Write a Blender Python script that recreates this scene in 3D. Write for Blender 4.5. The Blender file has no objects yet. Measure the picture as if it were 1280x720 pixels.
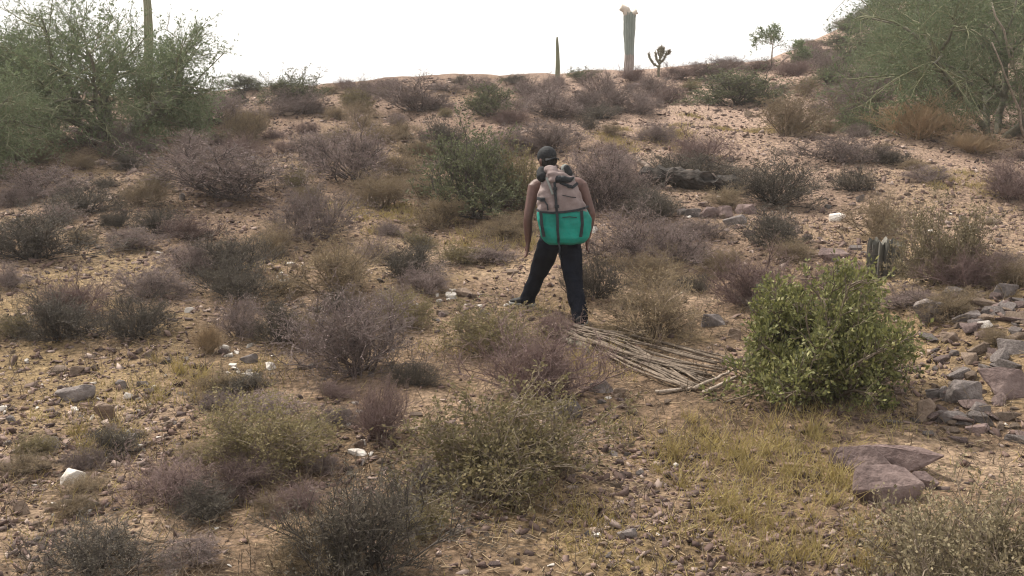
import bpy, math
import numpy as np
from mathutils import Vector, Matrix

# ------------------------------------------------------------------ camera, world, sun, exposure
R = math.radians
scn = bpy.context.scene
FPX, HOR = 1230.0, 150.0                  # focal length and eye-level row, in pixels of a 1280x720 frame
CAM = np.array([0.0, 0.0, 2.0])
PITCH = math.atan((360 - HOR) / FPX)
cam = bpy.data.cameras.new('camera')
cam.sensor_width = 36.0
cam.lens = 36.0 * FPX / 1280.0
cam.clip_start, cam.clip_end = 0.05, 2000
camo = bpy.data.objects.new('camera', cam)
scn.collection.objects.link(camo)
camo.location = CAM
camo.rotation_euler = (math.pi / 2 - PITCH, 0, 0)
scn.camera = camo

SUN_EL, SUN_AZ = R(52), R(-48)            # azimuth from +Y (view direction), negative = to the left
world = bpy.data.worlds.new('World')
scn.world = world
world.use_nodes = True
wn, wl = world.node_tree.nodes, world.node_tree.links
wn.clear()
wo = wn.new('ShaderNodeOutputWorld')
bg = wn.new('ShaderNodeBackground')
bg.inputs['Strength'].default_value = 0.056
sky = wn.new('ShaderNodeTexSky')
sky.sky_type = 'NISHITA'
sky.sun_disc = False
sky.sun_elevation = SUN_EL
sky.sun_rotation = SUN_AZ
sky.dust_density = 4.0
tc = wn.new('ShaderNodeTexCoord')
nz = wn.new('ShaderNodeTexNoise')
nz.inputs['Scale'].default_value = 1.6
nz.inputs['Detail'].default_value = 4
rmp = wn.new('ShaderNodeMapRange')
rmp.inputs['From Min'].default_value = 0.3
rmp.inputs['From Max'].default_value = 0.7
rmp.inputs['To Min'].default_value = 9.6
rmp.inputs['To Max'].default_value = 10.6
cl = wn.new('ShaderNodeVectorMath')
cl.operation = 'SCALE'
cl.inputs[0].default_value = (1.0, 0.975, 0.94)
mx = wn.new('ShaderNodeMix')
mx.data_type = 'RGBA'
mx.inputs['Factor'].default_value = 0.9
wl.new(tc.outputs['Generated'], nz.inputs['Vector'])
wl.new(nz.outputs['Fac'], rmp.inputs['Value'])
wl.new(rmp.outputs['Result'], cl.inputs['Scale'])
wl.new(sky.outputs['Color'], mx.inputs['A'])
wl.new(cl.outputs['Vector'], mx.inputs['B'])
wl.new(mx.outputs['Result'], bg.inputs['Color'])
wl.new(bg.outputs['Background'], wo.inputs['Surface'])

sun = bpy.data.lights.new('sun', 'SUN')
sun.energy = 2.6
sun.angle = R(5)
sun.color = (1.0, 0.93, 0.82)
suno = bpy.data.objects.new('sun', sun)
scn.collection.objects.link(suno)
sd = Vector((math.sin(SUN_AZ) * math.cos(SUN_EL), math.cos(SUN_AZ) * math.cos(SUN_EL), math.sin(SUN_EL)))
suno.rotation_euler = sd.to_track_quat('Z', 'Y').to_euler()
suno.location = sd * 30

vs = scn.view_settings
vs.view_transform = 'Standard'
vs.look = 'None'
vs.exposure = 1.34
vs.gamma = 1.0
vs.use_curve_mapping = False
scn.cycles.max_bounces = 6
scn.cycles.diffuse_bounces = 3
scn.cycles.volume_bounces = 2
scn.cycles.transparent_max_bounces = 8
scn.cycles.use_denoising = True
scn.cycles.pixel_filter_type = 'BLACKMAN_HARRIS'
scn.cycles.filter_width = 1.15

# ------------------------------------------------------------------ helpers
C = scn.collection
rng = np.random.default_rng(7)


def perlin(x, y, seed=0):
    x = np.asarray(x, float); y = np.asarray(y, float)
    xi = np.floor(x).astype(np.int64); yi = np.floor(y).astype(np.int64)
    xf, yf = x - xi, y - yi

    def g(ix, iy, dx, dy):
        h = (ix * 374761393 + iy * 668265263 + seed * 362437) & 0xffffffff
        h = ((h ^ (h >> 13)) * 1274126177) & 0xffffffff
        a = ((h ^ (h >> 16)) & 0xffff) / 65536.0 * 2 * np.pi
        return np.cos(a) * dx + np.sin(a) * dy
    u = xf * xf * xf * (xf * (xf * 6 - 15) + 10); v = yf * yf * yf * (yf * (yf * 6 - 15) + 10)
    n0 = g(xi, yi, xf, yf) * (1 - u) + g(xi + 1, yi, xf - 1, yf) * u
    n1 = g(xi, yi + 1, xf, yf - 1) * (1 - u) + g(xi + 1, yi + 1, xf - 1, yf - 1) * u
    return (n0 * (1 - v) + n1 * v) * 1.5


def sstep(a, b, x):
    t = np.clip((x - a) / (b - a), 0, 1)
    return t * t * (3 - 2 * t)


def H(x, y):
    x = np.asarray(x, float); y = np.asarray(y, float)
    k = 1.6
    rise = 0.132 * k * np.logaddexp(0, (y - 9.6) / k)
    rise = rise - 0.05 * np.clip(4.0 - y, 0, 50)
    yr = 36.0 + 1.5 * perlin(x * .09, 3.3, 5)
    top = 3.75 - 0.16 * (y - yr)
    z = -np.logaddexp(-rise * 3.2, -top * 3.2) / 3.2
    z = z + 10.2 * np.exp(-((x - 30) / 18.5) ** 2 - ((y - 62) / 21) ** 2)
    z = z - 0.6 * sstep(-4, -14, x) * sstep(16, 30, y)
    # rocky bank low on the right
    z = z + 0.38 * sstep(2.7, 4.6, x + 0.25 * (y - 8)) * sstep(4.2, 7.5, y) * (1 - sstep(10, 15, y))
    far = sstep(12, 24, y)
    z = z + (0.06 + 0.20 * far) * perlin(x * .22, y * .22, 1)
    z = z + (0.05 + 0.05 * far) * perlin(x * .62, y * .62, 2)
    z = z + 0.030 * perlin(x * 1.7, y * 1.7, 3) + 0.014 * perlin(x * 4.3, y * 4.3, 4)
    return z


def ray(px, py):
    a, b = (px - 640) / FPX, (360 - py) / FPX
    c, s = math.cos(PITCH), math.sin(PITCH)
    return np.array([a, c + b * s, b * c - s])


def at(px, py):
    """the ground point seen at a photo pixel"""
    d = ray(px, py)
    t = np.concatenate([np.arange(2.5, 20, .02), np.arange(20, 75, .05)])
    p = CAM + t[:, None] * d
    g = p[:, 2] - H(p[:, 0], p[:, 1])
    i = np.nonzero(g <= 0)[0]
    if len(i) == 0:
        j = int(np.argmin(np.where(t < 45, g / t, 9)))
        q = p[j]
    else:
        q = p[i[0]]
    return np.array([q[0], q[1], float(H(q[0], q[1]))])


def P(px, py, Y):
    d = ray(px, py)
    return CAM + d * (Y / d[1])


def row_z(py, Y):
    d = ray(640, py)
    return 2.0 + d[2] / d[1] * Y


def mesh(name, v, f, smooth=False):
    """v (N,3), f (M,k) one face size"""
    v = np.ascontiguousarray(v, np.float32).reshape(-1, 3); f = np.ascontiguousarray(f, np.int32)
    m = bpy.data.meshes.new(name)
    m.vertices.add(len(v)); m.vertices.foreach_set('co', v.ravel())
    k = f.shape[1]
    m.loops.add(f.size); m.loops.foreach_set('vertex_index', f.ravel())
    m.polygons.add(len(f)); m.polygons.foreach_set('loop_start', np.arange(len(f), dtype=np.int32) * k)
    m.update(calc_edges=True)
    m.validate()
    if smooth:
        m.polygons.foreach_set('use_smooth', np.ones(len(m.polygons), bool))
    return m


def obj(name, me, mat=None, parent=None, loc=None, kind=None):
    o = bpy.data.objects.new(name, me)
    C.objects.link(o)
    if mat is not None and me is not None and len(me.materials) == 0:
        me.materials.append(mat)
    if parent is not None:
        o.parent = parent
    if loc is not None:
        o.location = loc
    if kind:
        o['kind'] = kind
    return o


def tag(o, label, cat, group=None):
    o['label'] = label
    o['category'] = cat
    if group:
        o['group'] = group
    return o


def thing(name, label, cat, loc, rz=0, group=None):
    o = obj(name, None, loc=loc)
    o.empty_display_size = 0.2
    o.rotation_euler = (0, 0, rz)
    return tag(o, label, cat, group)


def norm(a):
    return a / np.maximum(np.linalg.norm(a, axis=-1, keepdims=True), 1e-9)


def cat(parts):
    vs_, fs_, n = [], [], 0
    for v, f in parts:
        v = np.asarray(v).reshape(-1, 3)
        vs_.append(v); fs_.append(np.asarray(f) + n); n += len(v)
    return np.concatenate(vs_), np.concatenate(fs_)


def tubes(poly, rad, S=3):
    """poly (N,K,3), rad (N,K) -> open tubes (quads)"""
    N, K, _ = poly.shape
    t = norm(np.gradient(poly, axis=1))
    ref = np.where(np.abs(t[..., 2:3]) > .9, np.array([1., 0, 0]), np.array([0, 0, 1.]))
    a = norm(np.cross(t, ref)); b = np.cross(t, a)
    ang = np.arange(S) * 2 * np.pi / S
    ring = a[:, :, None] * np.cos(ang)[:, None] + b[:, :, None] * np.sin(ang)[:, None]
    v = poly[:, :, None] + ring * rad[:, :, None, None]
    base = np.arange(N)[:, None, None] * K * S
    i = np.arange(K - 1)[None, :, None] * S; j = np.arange(S)[None, None]
    j2 = (j + 1) % S
    f = np.stack([base + i + j, base + i + j2, base + i + S + j2, base + i + S + j], -1)
    return v.reshape(-1, 3), f.reshape(-1, 4)


def rods(poly, rad, S=8):
    """closed tubes with end caps, one polyline list"""
    v, f = tubes(poly, rad, S)
    N, K = rad.shape
    ex_v, ex_f = [], []
    n = len(v)
    for i in range(N):
        for k in (0, K - 1):
            c = poly[i, k]
            ids = i * K * S + k * S + np.arange(S)
            for s in range(S):
                q = (ids[s], ids[(s + 1) % S], n + len(ex_v), n + len(ex_v)) if k else (ids[(s + 1) % S], ids[s], n + len(ex_v), n + len(ex_v))
                ex_f.append(q)
            ex_v.append(c)
    return v, f, np.array(ex_v), np.array(ex_f)


def rod_mesh(name, poly, rad, S=8, smooth=True):
    v, f, ev, ef = rods(poly, rad, S)
    v = np.concatenate([v, ev])
    m = bpy.data.meshes.new(name)
    m.from_pydata(v.tolist(), [], f.tolist() + [q[:3] for q in ef.tolist()])
    if smooth:
        m.polygons.foreach_set('use_smooth', np.ones(len(m.polygons), bool))
    return m


def rand_dirs(n, r):
    return norm(r.normal(size=(n, 3)))


def leaves(pos, dirs, L, W, r, jitter=.7):
    """rhombus leaves with a folded midrib: pos (N,3) base, dirs growth"""
    n = len(pos)
    d = norm(dirs + jitter * rand_dirs(n, r))
    s = norm(np.cross(d, rand_dirs(n, r)))
    nrm = np.cross(d, s)
    l = (L * r.uniform(.6, 1.25, n))[:, None]; w = (W * r.uniform(.6, 1.25, n))[:, None]
    p0 = pos; p1 = pos + d * l * .5 + s * w * .5 + nrm * w * .12
    p2 = pos + d * l; p3 = pos + d * l * .5 - s * w * .5 + nrm * w * .12
    v = np.stack([p0, p1, p2, p3], 1).reshape(-1, 3)
    b = np.arange(n)[:, None] * 4
    return v, b + np.array([[0, 1, 2, 3]])


def sprout(poly, n, t0, t1, length, spread, up, K, r, curve=.12, droop=0.0):
    """n children per parent polyline"""
    N, Kp, _ = poly.shape
    t = r.uniform(t0, t1, (N, n)) * (Kp - 1)
    i = np.minimum(t.astype(int), Kp - 2); fr = (t - i)[..., None]
    idx = np.arange(N)[:, None]
    a, b = poly[idx, i], poly[idx, i + 1]
    pos = (a * (1 - fr) + b * fr).reshape(-1, 3)
    tan = norm(b - a).reshape(-1, 3)
    d = norm(tan * (1 - spread) + rand_dirs(len(pos), r) * spread + np.array([0, 0, up]))
    L = np.repeat(length, n) * r.uniform(.55, 1.2, N * n) if np.ndim(length) else length * r.uniform(.55, 1.2, N * n)
    return grow(pos, d, L, K, r, curve, droop)


def grow(pos, d, L, K, r, curve=.12, droop=0.0):
    n = len(pos)
    out = np.zeros((n, K, 3)); out[:, 0] = pos
    step = (L / (K - 1))[:, None]
    cur = d.copy()
    for k in range(1, K):
        cur = norm(cur + curve * r.normal(size=(n, 3)) + np.array([0, 0, -droop]))
        out[:, k] = out[:, k - 1] + cur * step
    return out


def taper(n, K, r0, r1, r=None):
    t = np.linspace(r0, r1, K)[None].repeat(n, 0)
    if r is not None:
        t = t * r.uniform(.7, 1.3, (n, 1))
    return t


# ------------------------------------------------------------------ materials
def new_mat(name):
    m = bpy.data.materials.new(name)
    m.use_nodes = True
    n = m.node_tree.nodes
    n.clear()
    return m, n, m.node_tree.links


def ramp(n, stops, interp='LINEAR'):
    c = n.new('ShaderNodeValToRGB')
    c.color_ramp.interpolation = interp
    e = c.color_ramp.elements
    while len(e) < len(stops):
        e.new(0.5)
    for k, (p, col) in enumerate(stops):
        e[k].position = p
        e[k].color = (*col, 1)
    return c


def plant_mat(name, cols, trans=0.0, rough=.8, objvar=.25):
    """colour varies leaf by leaf (per island) and plant by plant"""
    m, n, l = new_mat(name)
    out = n.new('ShaderNodeOutputMaterial')
    geo = n.new('ShaderNodeNewGeometry')
    k = len(cols)
    cr = ramp(n, [((i + .0) / max(k - 1, 1), c) for i, c in enumerate(cols)])
    l.new(geo.outputs['Random Per Island'], cr.inputs['Fac'])
    oi = n.new('ShaderNodeObjectInfo')
    mr = n.new('ShaderNodeMapRange')
    mr.inputs['To Min'].default_value = 1 - objvar
    mr.inputs['To Max'].default_value = 1 + objvar
    l.new(oi.outputs['Random'], mr.inputs['Value'])
    sc = n.new('ShaderNodeVectorMath'); sc.operation = 'SCALE'
    l.new(cr.outputs['Color'], sc.inputs[0]); l.new(mr.outputs['Result'], sc.inputs['Scale'])
    p = n.new('ShaderNodeBsdfPrincipled')
    p.inputs['Roughness'].default_value = rough
    p.inputs['Specular IOR Level'].default_value = .25
    l.new(sc.outputs['Vector'], p.inputs['Base Color'])
    if trans > 0:
        tr = n.new('ShaderNodeBsdfTranslucent')
        l.new(sc.outputs['Vector'], tr.inputs['Color'])
        mxs = n.new('ShaderNodeMixShader')
        mxs.inputs['Fac'].default_value = trans
        l.new(p.outputs[0], mxs.inputs[1]); l.new(tr.outputs[0], mxs.inputs[2])
        l.new(mxs.outputs[0], out.inputs['Surface'])
    else:
        l.new(p.outputs[0], out.inputs['Surface'])
    return m


def solid_mat(name, cols, scale=8.0, detail=5, rough=.85, bump=.0, bscale=60.0, island=0.0, stretch=(1, 1, 1), spec=.25):
    """noise-mottled colour in object space, optional bump, optional per-object variation"""
    m, n, l = new_mat(name)
    out = n.new('ShaderNodeOutputMaterial')
    p = n.new('ShaderNodeBsdfPrincipled')
    p.inputs['Roughness'].default_value = rough
    p.inputs['Specular IOR Level'].default_value = spec
    t = n.new('ShaderNodeTexCoord')
    mp = n.new('ShaderNodeMapping'); mp.inputs['Scale'].default_value = stretch
    l.new(t.outputs['Object'], mp.inputs['Vector'])
    z = n.new('ShaderNodeTexNoise')
    z.inputs['Scale'].default_value = scale; z.inputs['Detail'].default_value = detail; z.inputs['Roughness'].default_value = .62
    l.new(mp.outputs['Vector'], z.inputs['Vector'])
    k = len(cols)
    cr = ramp(n, [(.3 + .4 * i / max(k - 1, 1), c) for i, c in enumerate(cols)])
    l.new(z.outputs['Fac'], cr.inputs['Fac'])
    col = cr.outputs['Color']
    if island > 0:
        oi = n.new('ShaderNodeObjectInfo')
        mr = n.new('ShaderNodeMapRange')
        mr.inputs['To Min'].default_value = 1 - island; mr.inputs['To Max'].default_value = 1 + island
        l.new(oi.outputs['Random'], mr.inputs['Value'])
        sc = n.new('ShaderNodeVectorMath'); sc.operation = 'SCALE'
        l.new(col, sc.inputs[0]); l.new(mr.outputs['Result'], sc.inputs['Scale'])
        col = sc.outputs['Vector']
    l.new(col, p.inputs['Base Color'])
    if bump > 0:
        z2 = n.new('ShaderNodeTexNoise')
        z2.inputs['Scale'].default_value = bscale; z2.inputs['Detail'].default_value = 6
        l.new(mp.outputs['Vector'], z2.inputs['Vector'])
        b = n.new('ShaderNodeBump')
        b.inputs['Strength'].default_value = bump; b.inputs['Distance'].default_value = .02
        l.new(z2.outputs['Fac'], b.inputs['Height']); l.new(b.outputs['Normal'], p.inputs['Normal'])
    l.new(p.outputs[0], out.inputs['Surface'])
    return m


def ground_mat():
    m, n, l = new_mat('ground_soil')
    out = n.new('ShaderNodeOutputMaterial')
    p = n.new('ShaderNodeBsdfPrincipled')
    p.inputs['Roughness'].default_value = .95
    p.inputs['Specular IOR Level'].default_value = .1
    t = n.new('ShaderNodeTexCoord')

    def noise(s, d=5, rgh=.6):
        z = n.new('ShaderNodeTexNoise')
        z.inputs['Scale'].default_value = s; z.inputs['Detail'].default_value = d; z.inputs['Roughness'].default_value = rgh
        l.new(t.outputs['Object'], z.inputs['Vector'])
        return z

    def mix(f, a, b, mode='MIX'):
        q = n.new('ShaderNodeMix'); q.data_type = 'RGBA'; q.blend_type = mode
        if isinstance(f, float): q.inputs['Factor'].default_value = f
        else: l.new(f, q.inputs['Factor'])
        for s, w in (('A', a), ('B', b)):
            if isinstance(w, tuple): q.inputs[s].default_value = (*w, 1)
            else: l.new(w, q.inputs[s])
        return q.outputs['Result']
    big = ramp(n, [(.38, (.105, .073, .049)), (.52, (.178, .124, .084)), (.64, (.265, .194, .138))])
    l.new(noise(.55, 6).outputs['Fac'], big.inputs['Fac'])
    straw = ramp(n, [(.50, (0, 0, 0)), (.62, (1, 1, 1))])
    l.new(noise(.33, 5).outputs['Fac'], straw.inputs['Fac'])
    sf = n.new('ShaderNodeMath'); sf.operation = 'MULTIPLY'; sf.inputs[1].default_value = .38
    l.new(straw.outputs['Color'], sf.inputs[0])
    c1 = mix(sf.outputs[0], big.outputs['Color'], (.245, .185, .075))
    # the upper slope is paler, pinker soil than the silty foot of it
    sep = n.new('ShaderNodeSeparateXYZ'); l.new(t.outputs['Object'], sep.inputs[0])
    mr = n.new('ShaderNodeMapRange'); mr.inputs['From Min'].default_value = 9; mr.inputs['From Max'].default_value = 24
    l.new(sep.outputs['Y'], mr.inputs['Value'])
    mrx = n.new('ShaderNodeMapRange'); mrx.inputs['From Min'].default_value = -1; mrx.inputs['From Max'].default_value = 4; mrx.inputs['To Min'].default_value = .08
    l.new(sep.outputs['X'], mrx.inputs['Value'])
    mm = n.new('ShaderNodeMath'); mm.operation = 'MULTIPLY'
    l.new(mr.outputs['Result'], mm.inputs[0]); l.new(mrx.outputs['Result'], mm.inputs[1])
    mh = n.new('ShaderNodeMath'); mh.operation = 'MULTIPLY'; mh.inputs[1].default_value = .6
    l.new(mr.outputs['Result'], mh.inputs[0])
    c1 = mix(mh.outputs[0], c1, (.180, .122, .098))
    c2 = mix(mm.outputs[0], c1, mix(.75, c1, (.33, .240, .192)))
    fine = ramp(n, [(.36, (.40, .38, .37)), (.5, (1, 1, 1)), (.66, (1.45, 1.43, 1.40))])
    l.new(noise(16, 8, .7).outputs['Fac'], fine.inputs['Fac'])
    c3 = mix(1.0, c2, fine.outputs['Color'], 'MULTIPLY')
    vor = n.new('ShaderNodeTexVoronoi'); vor.inputs['Scale'].default_value = 38
    l.new(t.outputs['Object'], vor.inputs['Vector'])
    vr = ramp(n, [(0, (.55, .53, .53)), (.5, (1, 1, 1)), (1, (1.6, 1.55, 1.5))])
    l.new(vor.outputs['Color'], vr.inputs['Fac'])
    c4 = mix(.75, c3, mix(1.0, c3, vr.outputs['Color'], 'MULTIPLY'))
    l.new(c4, p.inputs['Base Color'])
    b = n.new('ShaderNodeBump'); b.inputs['Strength'].default_value = .9; b.inputs['Distance'].default_value = .03
    l.new(noise(30, 8, .7).outputs['Fac'], b.inputs['Height'])
    b2 = n.new('ShaderNodeBump'); b2.inputs['Strength'].default_value = .6; b2.inputs['Distance'].default_value = .02
    l.new(vor.outputs['Distance'], b2.inputs['Height']); l.new(b.outputs['Normal'], b2.inputs['Normal'])
    l.new(b2.outputs['Normal'], p.inputs['Normal'])
    l.new(p.outputs[0], out.inputs['Surface'])
    return m


M = {}
M['ground'] = ground_mat()
M['gravel'] = plant_mat('gravel_stone', [(.050, .034, .031), (.165, .108, .090), (.085, .058, .050), (.21, .145, .120), (.11, .076, .068), (.18, .118, .094), (.07, .049, .046), (.36, .28, .24), (.135, .088, .073), (.06, .043, .04)], 0, .9, 0)
M['rock_grey'] = solid_mat('rock_grey', [(.075, .063, .060), (.15, .127, .12), (.27, .235, .222)], 9, 8, .9, .8, 40, .2)
M['rock_brown'] = solid_mat('rock_brown', [(.10, .072, .055), (.19, .14, .108), (.28, .215, .165)], 9, 8, .9, .8, 40, .25)
M['rock_white'] = solid_mat('rock_white', [(.42, .37, .325), (.57, .525, .48), (.70, .66, .62)], 7, 7, .75, .5, 30, .12)
M['rock_pink'] = solid_mat('rock_pink', [(.085, .060, .057), (.16, .115, .107), (.26, .195, .178)], 6, 8, .9, .9, 30, .15)
M['wood_mauve'] = plant_mat('twig_mauve', [(.065, .050, .048), (.13, .10, .094), (.09, .07, .066), (.17, .132, .118)])
M['leaf_mauve'] = plant_mat('leaf_mauve', [(.175, .130, .125), (.27, .205, .198), (.19, .15, .125), (.32, .25, .23)], .25)
M['wood_purple'] = plant_mat('twig_purple', [(.085, .054, .052), (.15, .098, .093), (.115, .077, .072), (.21, .147, .135)])
M['leaf_purple'] = plant_mat('leaf_purple', [(.17, .115, .11), (.25, .178, .165), (.20, .15, .12)], .25)
M['wood_dark'] = plant_mat('twig_dark', [(.035, .030, .026), (.075, .062, .054), (.05, .042, .038), (.11, .092, .078)])
M['leaf_dark'] = plant_mat('leaf_dark', [(.060, .053, .040), (.105, .090, .068), (.075, .065, .054), (.15, .128, .098)], .2)
M['wood_tan'] = plant_mat('twig_tan', [(.10, .075, .054), (.185, .14, .098), (.14, .105, .078), (.24, .185, .13)])
M['leaf_tan'] = plant_mat('leaf_tan', [(.20, .148, .090), (.28, .21, .128), (.18, .14, .082), (.34, .262, .17)], .25)
M['wood_straw'] = plant_mat('twig_straw', [(.26, .18, .11), (.37, .265, .165), (.30, .215, .13)])
M['leaf_straw'] = plant_mat('leaf_straw', [(.33, .235, .14), (.41, .30, .18), (.28, .205, .125)], .3)
M['wood_olive'] = plant_mat('twig_olive', [(.11, .085, .065), (.20, .16, .12), (.15, .115, .09)])
M['leaf_olive'] = plant_mat('leaf_olive', [(.13, .108, .050), (.20, .165, .080), (.155, .135, .070), (.27, .22, .125), (.105, .09, .05)], .3)
M['leaf_sage'] = plant_mat('leaf_sage', [(.115, .095, .055), (.19, .158, .095), (.09, .075, .046), (.26, .22, .145), (.15, .115, .065)], .25)
M['leaf_jojoba'] = plant_mat('leaf_jojoba', [(.080, .088, .032), (.175, .178, .060), (.12, .126, .048), (.25, .245, .09), (.06, .068, .034), (.32, .30, .13)], .3, .6, .05)
M['leaf_green'] = plant_mat('leaf_green', [(.070, .078, .042), (.12, .128, .068), (.09, .098, .058), (.165, .165, .095)], .3)
M['bark_paloverde'] = plant_mat('bark_paloverde', [(.13, .135, .075), (.20, .20, .115), (.15, .14, .09)], 0, .8, .05)
M['leaf_paloverde'] = plant_mat('leaf_paloverde', [(.090, .122, .062), (.155, .19, .098), (.12, .152, .08), (.22, .25, .14)], .35, .7, .1)
M['trunk_dark'] = solid_mat('trunk_dark', [(.075, .068, .055), (.13, .12, .09), (.19, .175, .13)], 14, 7, .9, .8, 50)
M['dead_wood'] = solid_mat('dead_wood', [(.16, .125, .10), (.28, .228, .185), (.38, .32, .27)], 16, 7, .85, .6, 60, .25)
M['pole'] = solid_mat('pole_wood', [(.085, .064, .049), (.165, .128, .098), (.26, .21, .165)], 14, 7, .85, .7, 70, .25)
M['grass'] = plant_mat('dry_grass', [(.43, .34, .13), (.56, .46, .20), (.38, .30, .12), (.52, .42, .24), (.36, .29, .10)], .35, .8, .1)
M['litter'] = plant_mat('dry_litter', [(.26, .185, .115), (.38, .285, .18), (.20, .15, .105), (.45, .355, .235)], 0, .9, 0)

# ------------------------------------------------------------------ ground
ys = np.concatenate([np.linspace(-8, 3.4, 24), 3.5 * (40 / 3.5) ** np.linspace(0, 1, 250), np.linspace(40.6, 140, 70)])
u = np.linspace(-1, 1, 341)
xw = 1.0
gx = (np.sign(u) * (np.abs(u) * .42 + np.abs(u) ** 4 * 1.5))[None, :]
W = np.clip(ys, 5.5, 60)[:, None]
X = gx * W * 1.3
X[:, 0], X[:, -1] = -125, 125
Yg = np.broadcast_to(ys[:, None], X.shape)
Z = H(X, Yg)
nr, nc = X.shape
gi = np.arange(nr * nc).reshape(nr, nc)
gf = np.stack([gi[:-1, :-1], gi[:-1, 1:], gi[1:, 1:], gi[1:, :-1]], -1).reshape(-1, 4)
ground = obj('ground', mesh('ground', np.stack([X, Yg, Z], -1), gf, True), M['ground'], kind='structure')


def scatter(n, r, y0=3.8, y1=36.0, power=1.0, half=.80):
    """points on the ground, roughly even per screen row"""
    t = r.uniform(0, 1, n) ** power
    y = y0 * (y1 / y0) ** t
    x = r.uniform(-half, half, n) * y
    return x, y


# loose gravel: uncountable, one object
def chips(n, x, y, size, flat, r, sink=.25):
    c = np.array([[-1, -1, -1], [1, -1, -1], [1, 1, -1], [-1, 1, -1], [-1, -1, 1], [1, -1, 1], [1, 1, 1], [-1, 1, 1]], float)
    v = c[None] * (1 + r.uniform(-.95, .35, (n, 8, 3)))
    v *= np.stack([size * r.uniform(.6, 2.0, n), size * r.uniform(.5, 1.1, n), size * flat * r.uniform(.5, 1.3, n)], -1)[:, None]
    a = r.uniform(0, 2 * np.pi, n); b = r.normal(0, .5, n)
    ca, sa, cb, sb = np.cos(a), np.sin(a), np.cos(b), np.sin(b)
    vx, vz = v[..., 0] * cb[:, None] + v[..., 2] * sb[:, None], -v[..., 0] * sb[:, None] + v[..., 2] * cb[:, None]
    vy = v[..., 1]
    wx = vx * ca[:, None] - vy * sa[:, None]; wy = vx * sa[:, None] + vy * ca[:, None]
    z = H(x, y) + size * flat * (1 - 2 * sink)
    out = np.stack([wx + x[:, None], wy + y[:, None], vz + z[:, None]], -1)
    q = np.array([[0, 3, 2, 1], [4, 5, 6, 7], [0, 1, 5, 4], [1, 2, 6, 5], [2, 3, 7, 6], [3, 0, 4, 7]])
    f = (np.arange(n)[:, None, None] * 8 + q[None]).reshape(-1, 4)
    return out.reshape(-1, 3), f


r = np.random.default_rng(11)
n = 78000
x, y = scatter(n, r, 3.7, 34, .9)
dens = perlin(x * .45, y * .45, 21) + .5 * perlin(x * 1.3, y * 1.3, 22) + .55 * sstep(9, 14, y) + .35 * sstep(1.5, 4, np.abs(x - .5)) - .15
keep = r.uniform(-.55, .55, n) < dens
x, y = x[keep], y[keep]; n = len(x)
size = np.exp(r.normal(math.log(.0078), .55, n)) * (1 + y * .065)
v, f = chips(n, x, y, np.clip(size, .004, .016 + .0018 * y), .55, r)
obj('gravel', mesh('gravel', v, f), M['gravel'], kind='stuff')

# dry litter: twig bits and straw lying on the soil
n = 26000
x, y = scatter(n, r, 3.7, 26, .8)
keep = r.uniform(-.6, .6, n) < perlin(x * .5, y * .5, 31) + .15
x, y = x[keep], y[keep]; n = len(x)
a = r.uniform(0, 2 * np.pi, n); L = r.uniform(.02, .09, n) * (1 + y * .02)
d = np.stack([np.cos(a), np.sin(a), r.normal(0, .12, n)], -1)
p0 = np.stack([x, y, H(x, y) + .006], -1)
poly = p0[:, None] + d[:, None] * (L[:, None] * np.array([0, .5, 1]))[..., None]
poly[:, 1, 2] += .004
v, f = tubes(poly[:, [0, 2]], taper(n, 2, .0022, .0014, r) * (1 + .05 * y)[:, None], 3)
obj('dry_litter', mesh('dry_litter', v, f), M['litter'], kind='stuff')

# thin dry grass standing all over the soil in drifts
GRASS_SPOTS = [(930, 600, .9), (1000, 555, .8), (880, 625, .9), (985, 620, .9), (920, 545, .8), (1045, 600, .6), (950, 590, 1.2), (900, 560, 1.0), (1010, 570, .8), (960, 650, 1.3), (860, 690, 1.0), (1030, 690, .9), (620, 305, .9), (585, 300, .6),
               (750, 455, .5), (900, 180, 3.0), (960, 165, 2.5), (820, 180, 2.0), (250, 480, .9), (220, 500, .8), (60, 520, .6), (130, 560, .6), (720, 650, .7),
               (500, 270, 1.5), (460, 265, 1.2), (640, 420, .7), (690, 390, .7), (1180, 220, 1.5), (300, 330, .8), (590, 440, .6), (1060, 530, .6)]
gxs, gys = [], []
for (px, py, rad) in GRASS_SPOTS:
    q = at(px, py)
    k = int(480 * min(rad, 1.6)) * (3 if rad >= 1.5 else 1)
    k = int(k * .75)
    cc = r.normal(0, rad * .36, (9, 2)); ci = r.integers(0, 9, k)
    gxs.append(q[0] + cc[ci, 0] + r.normal(0, .055 + rad * .04, k)); gys.append(q[1] + cc[ci, 1] + r.normal(0, .055 + rad * .04, k))
xa, ya = scatter(22000, r, 3.7, 24, .8)
kk = r.uniform(-.1, .8, len(xa)) < perlin(xa * .5, ya * .5, 41)
x = np.concatenate(gxs + [xa[kk]]); y = np.concatenate(gys + [ya[kk]])
n = len(x)
d = norm(np.stack([r.normal(0, .45, n), r.normal(0, .45, n), np.ones(n)], -1))
poly = grow(np.stack([x, y, H(x, y) - .005], -1), d, r.uniform(.02, .10, n) * (1 + .012 * y), 4, r, .22, .12)
v, f = tubes(poly[:, [0, 2, 3]], taper(n, 3, .0020, .0006, r) * (1 + .045 * y)[:, None], 3)
obj('dry_grass', mesh('dry_grass', v, f), M['grass'], kind='stuff')


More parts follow.
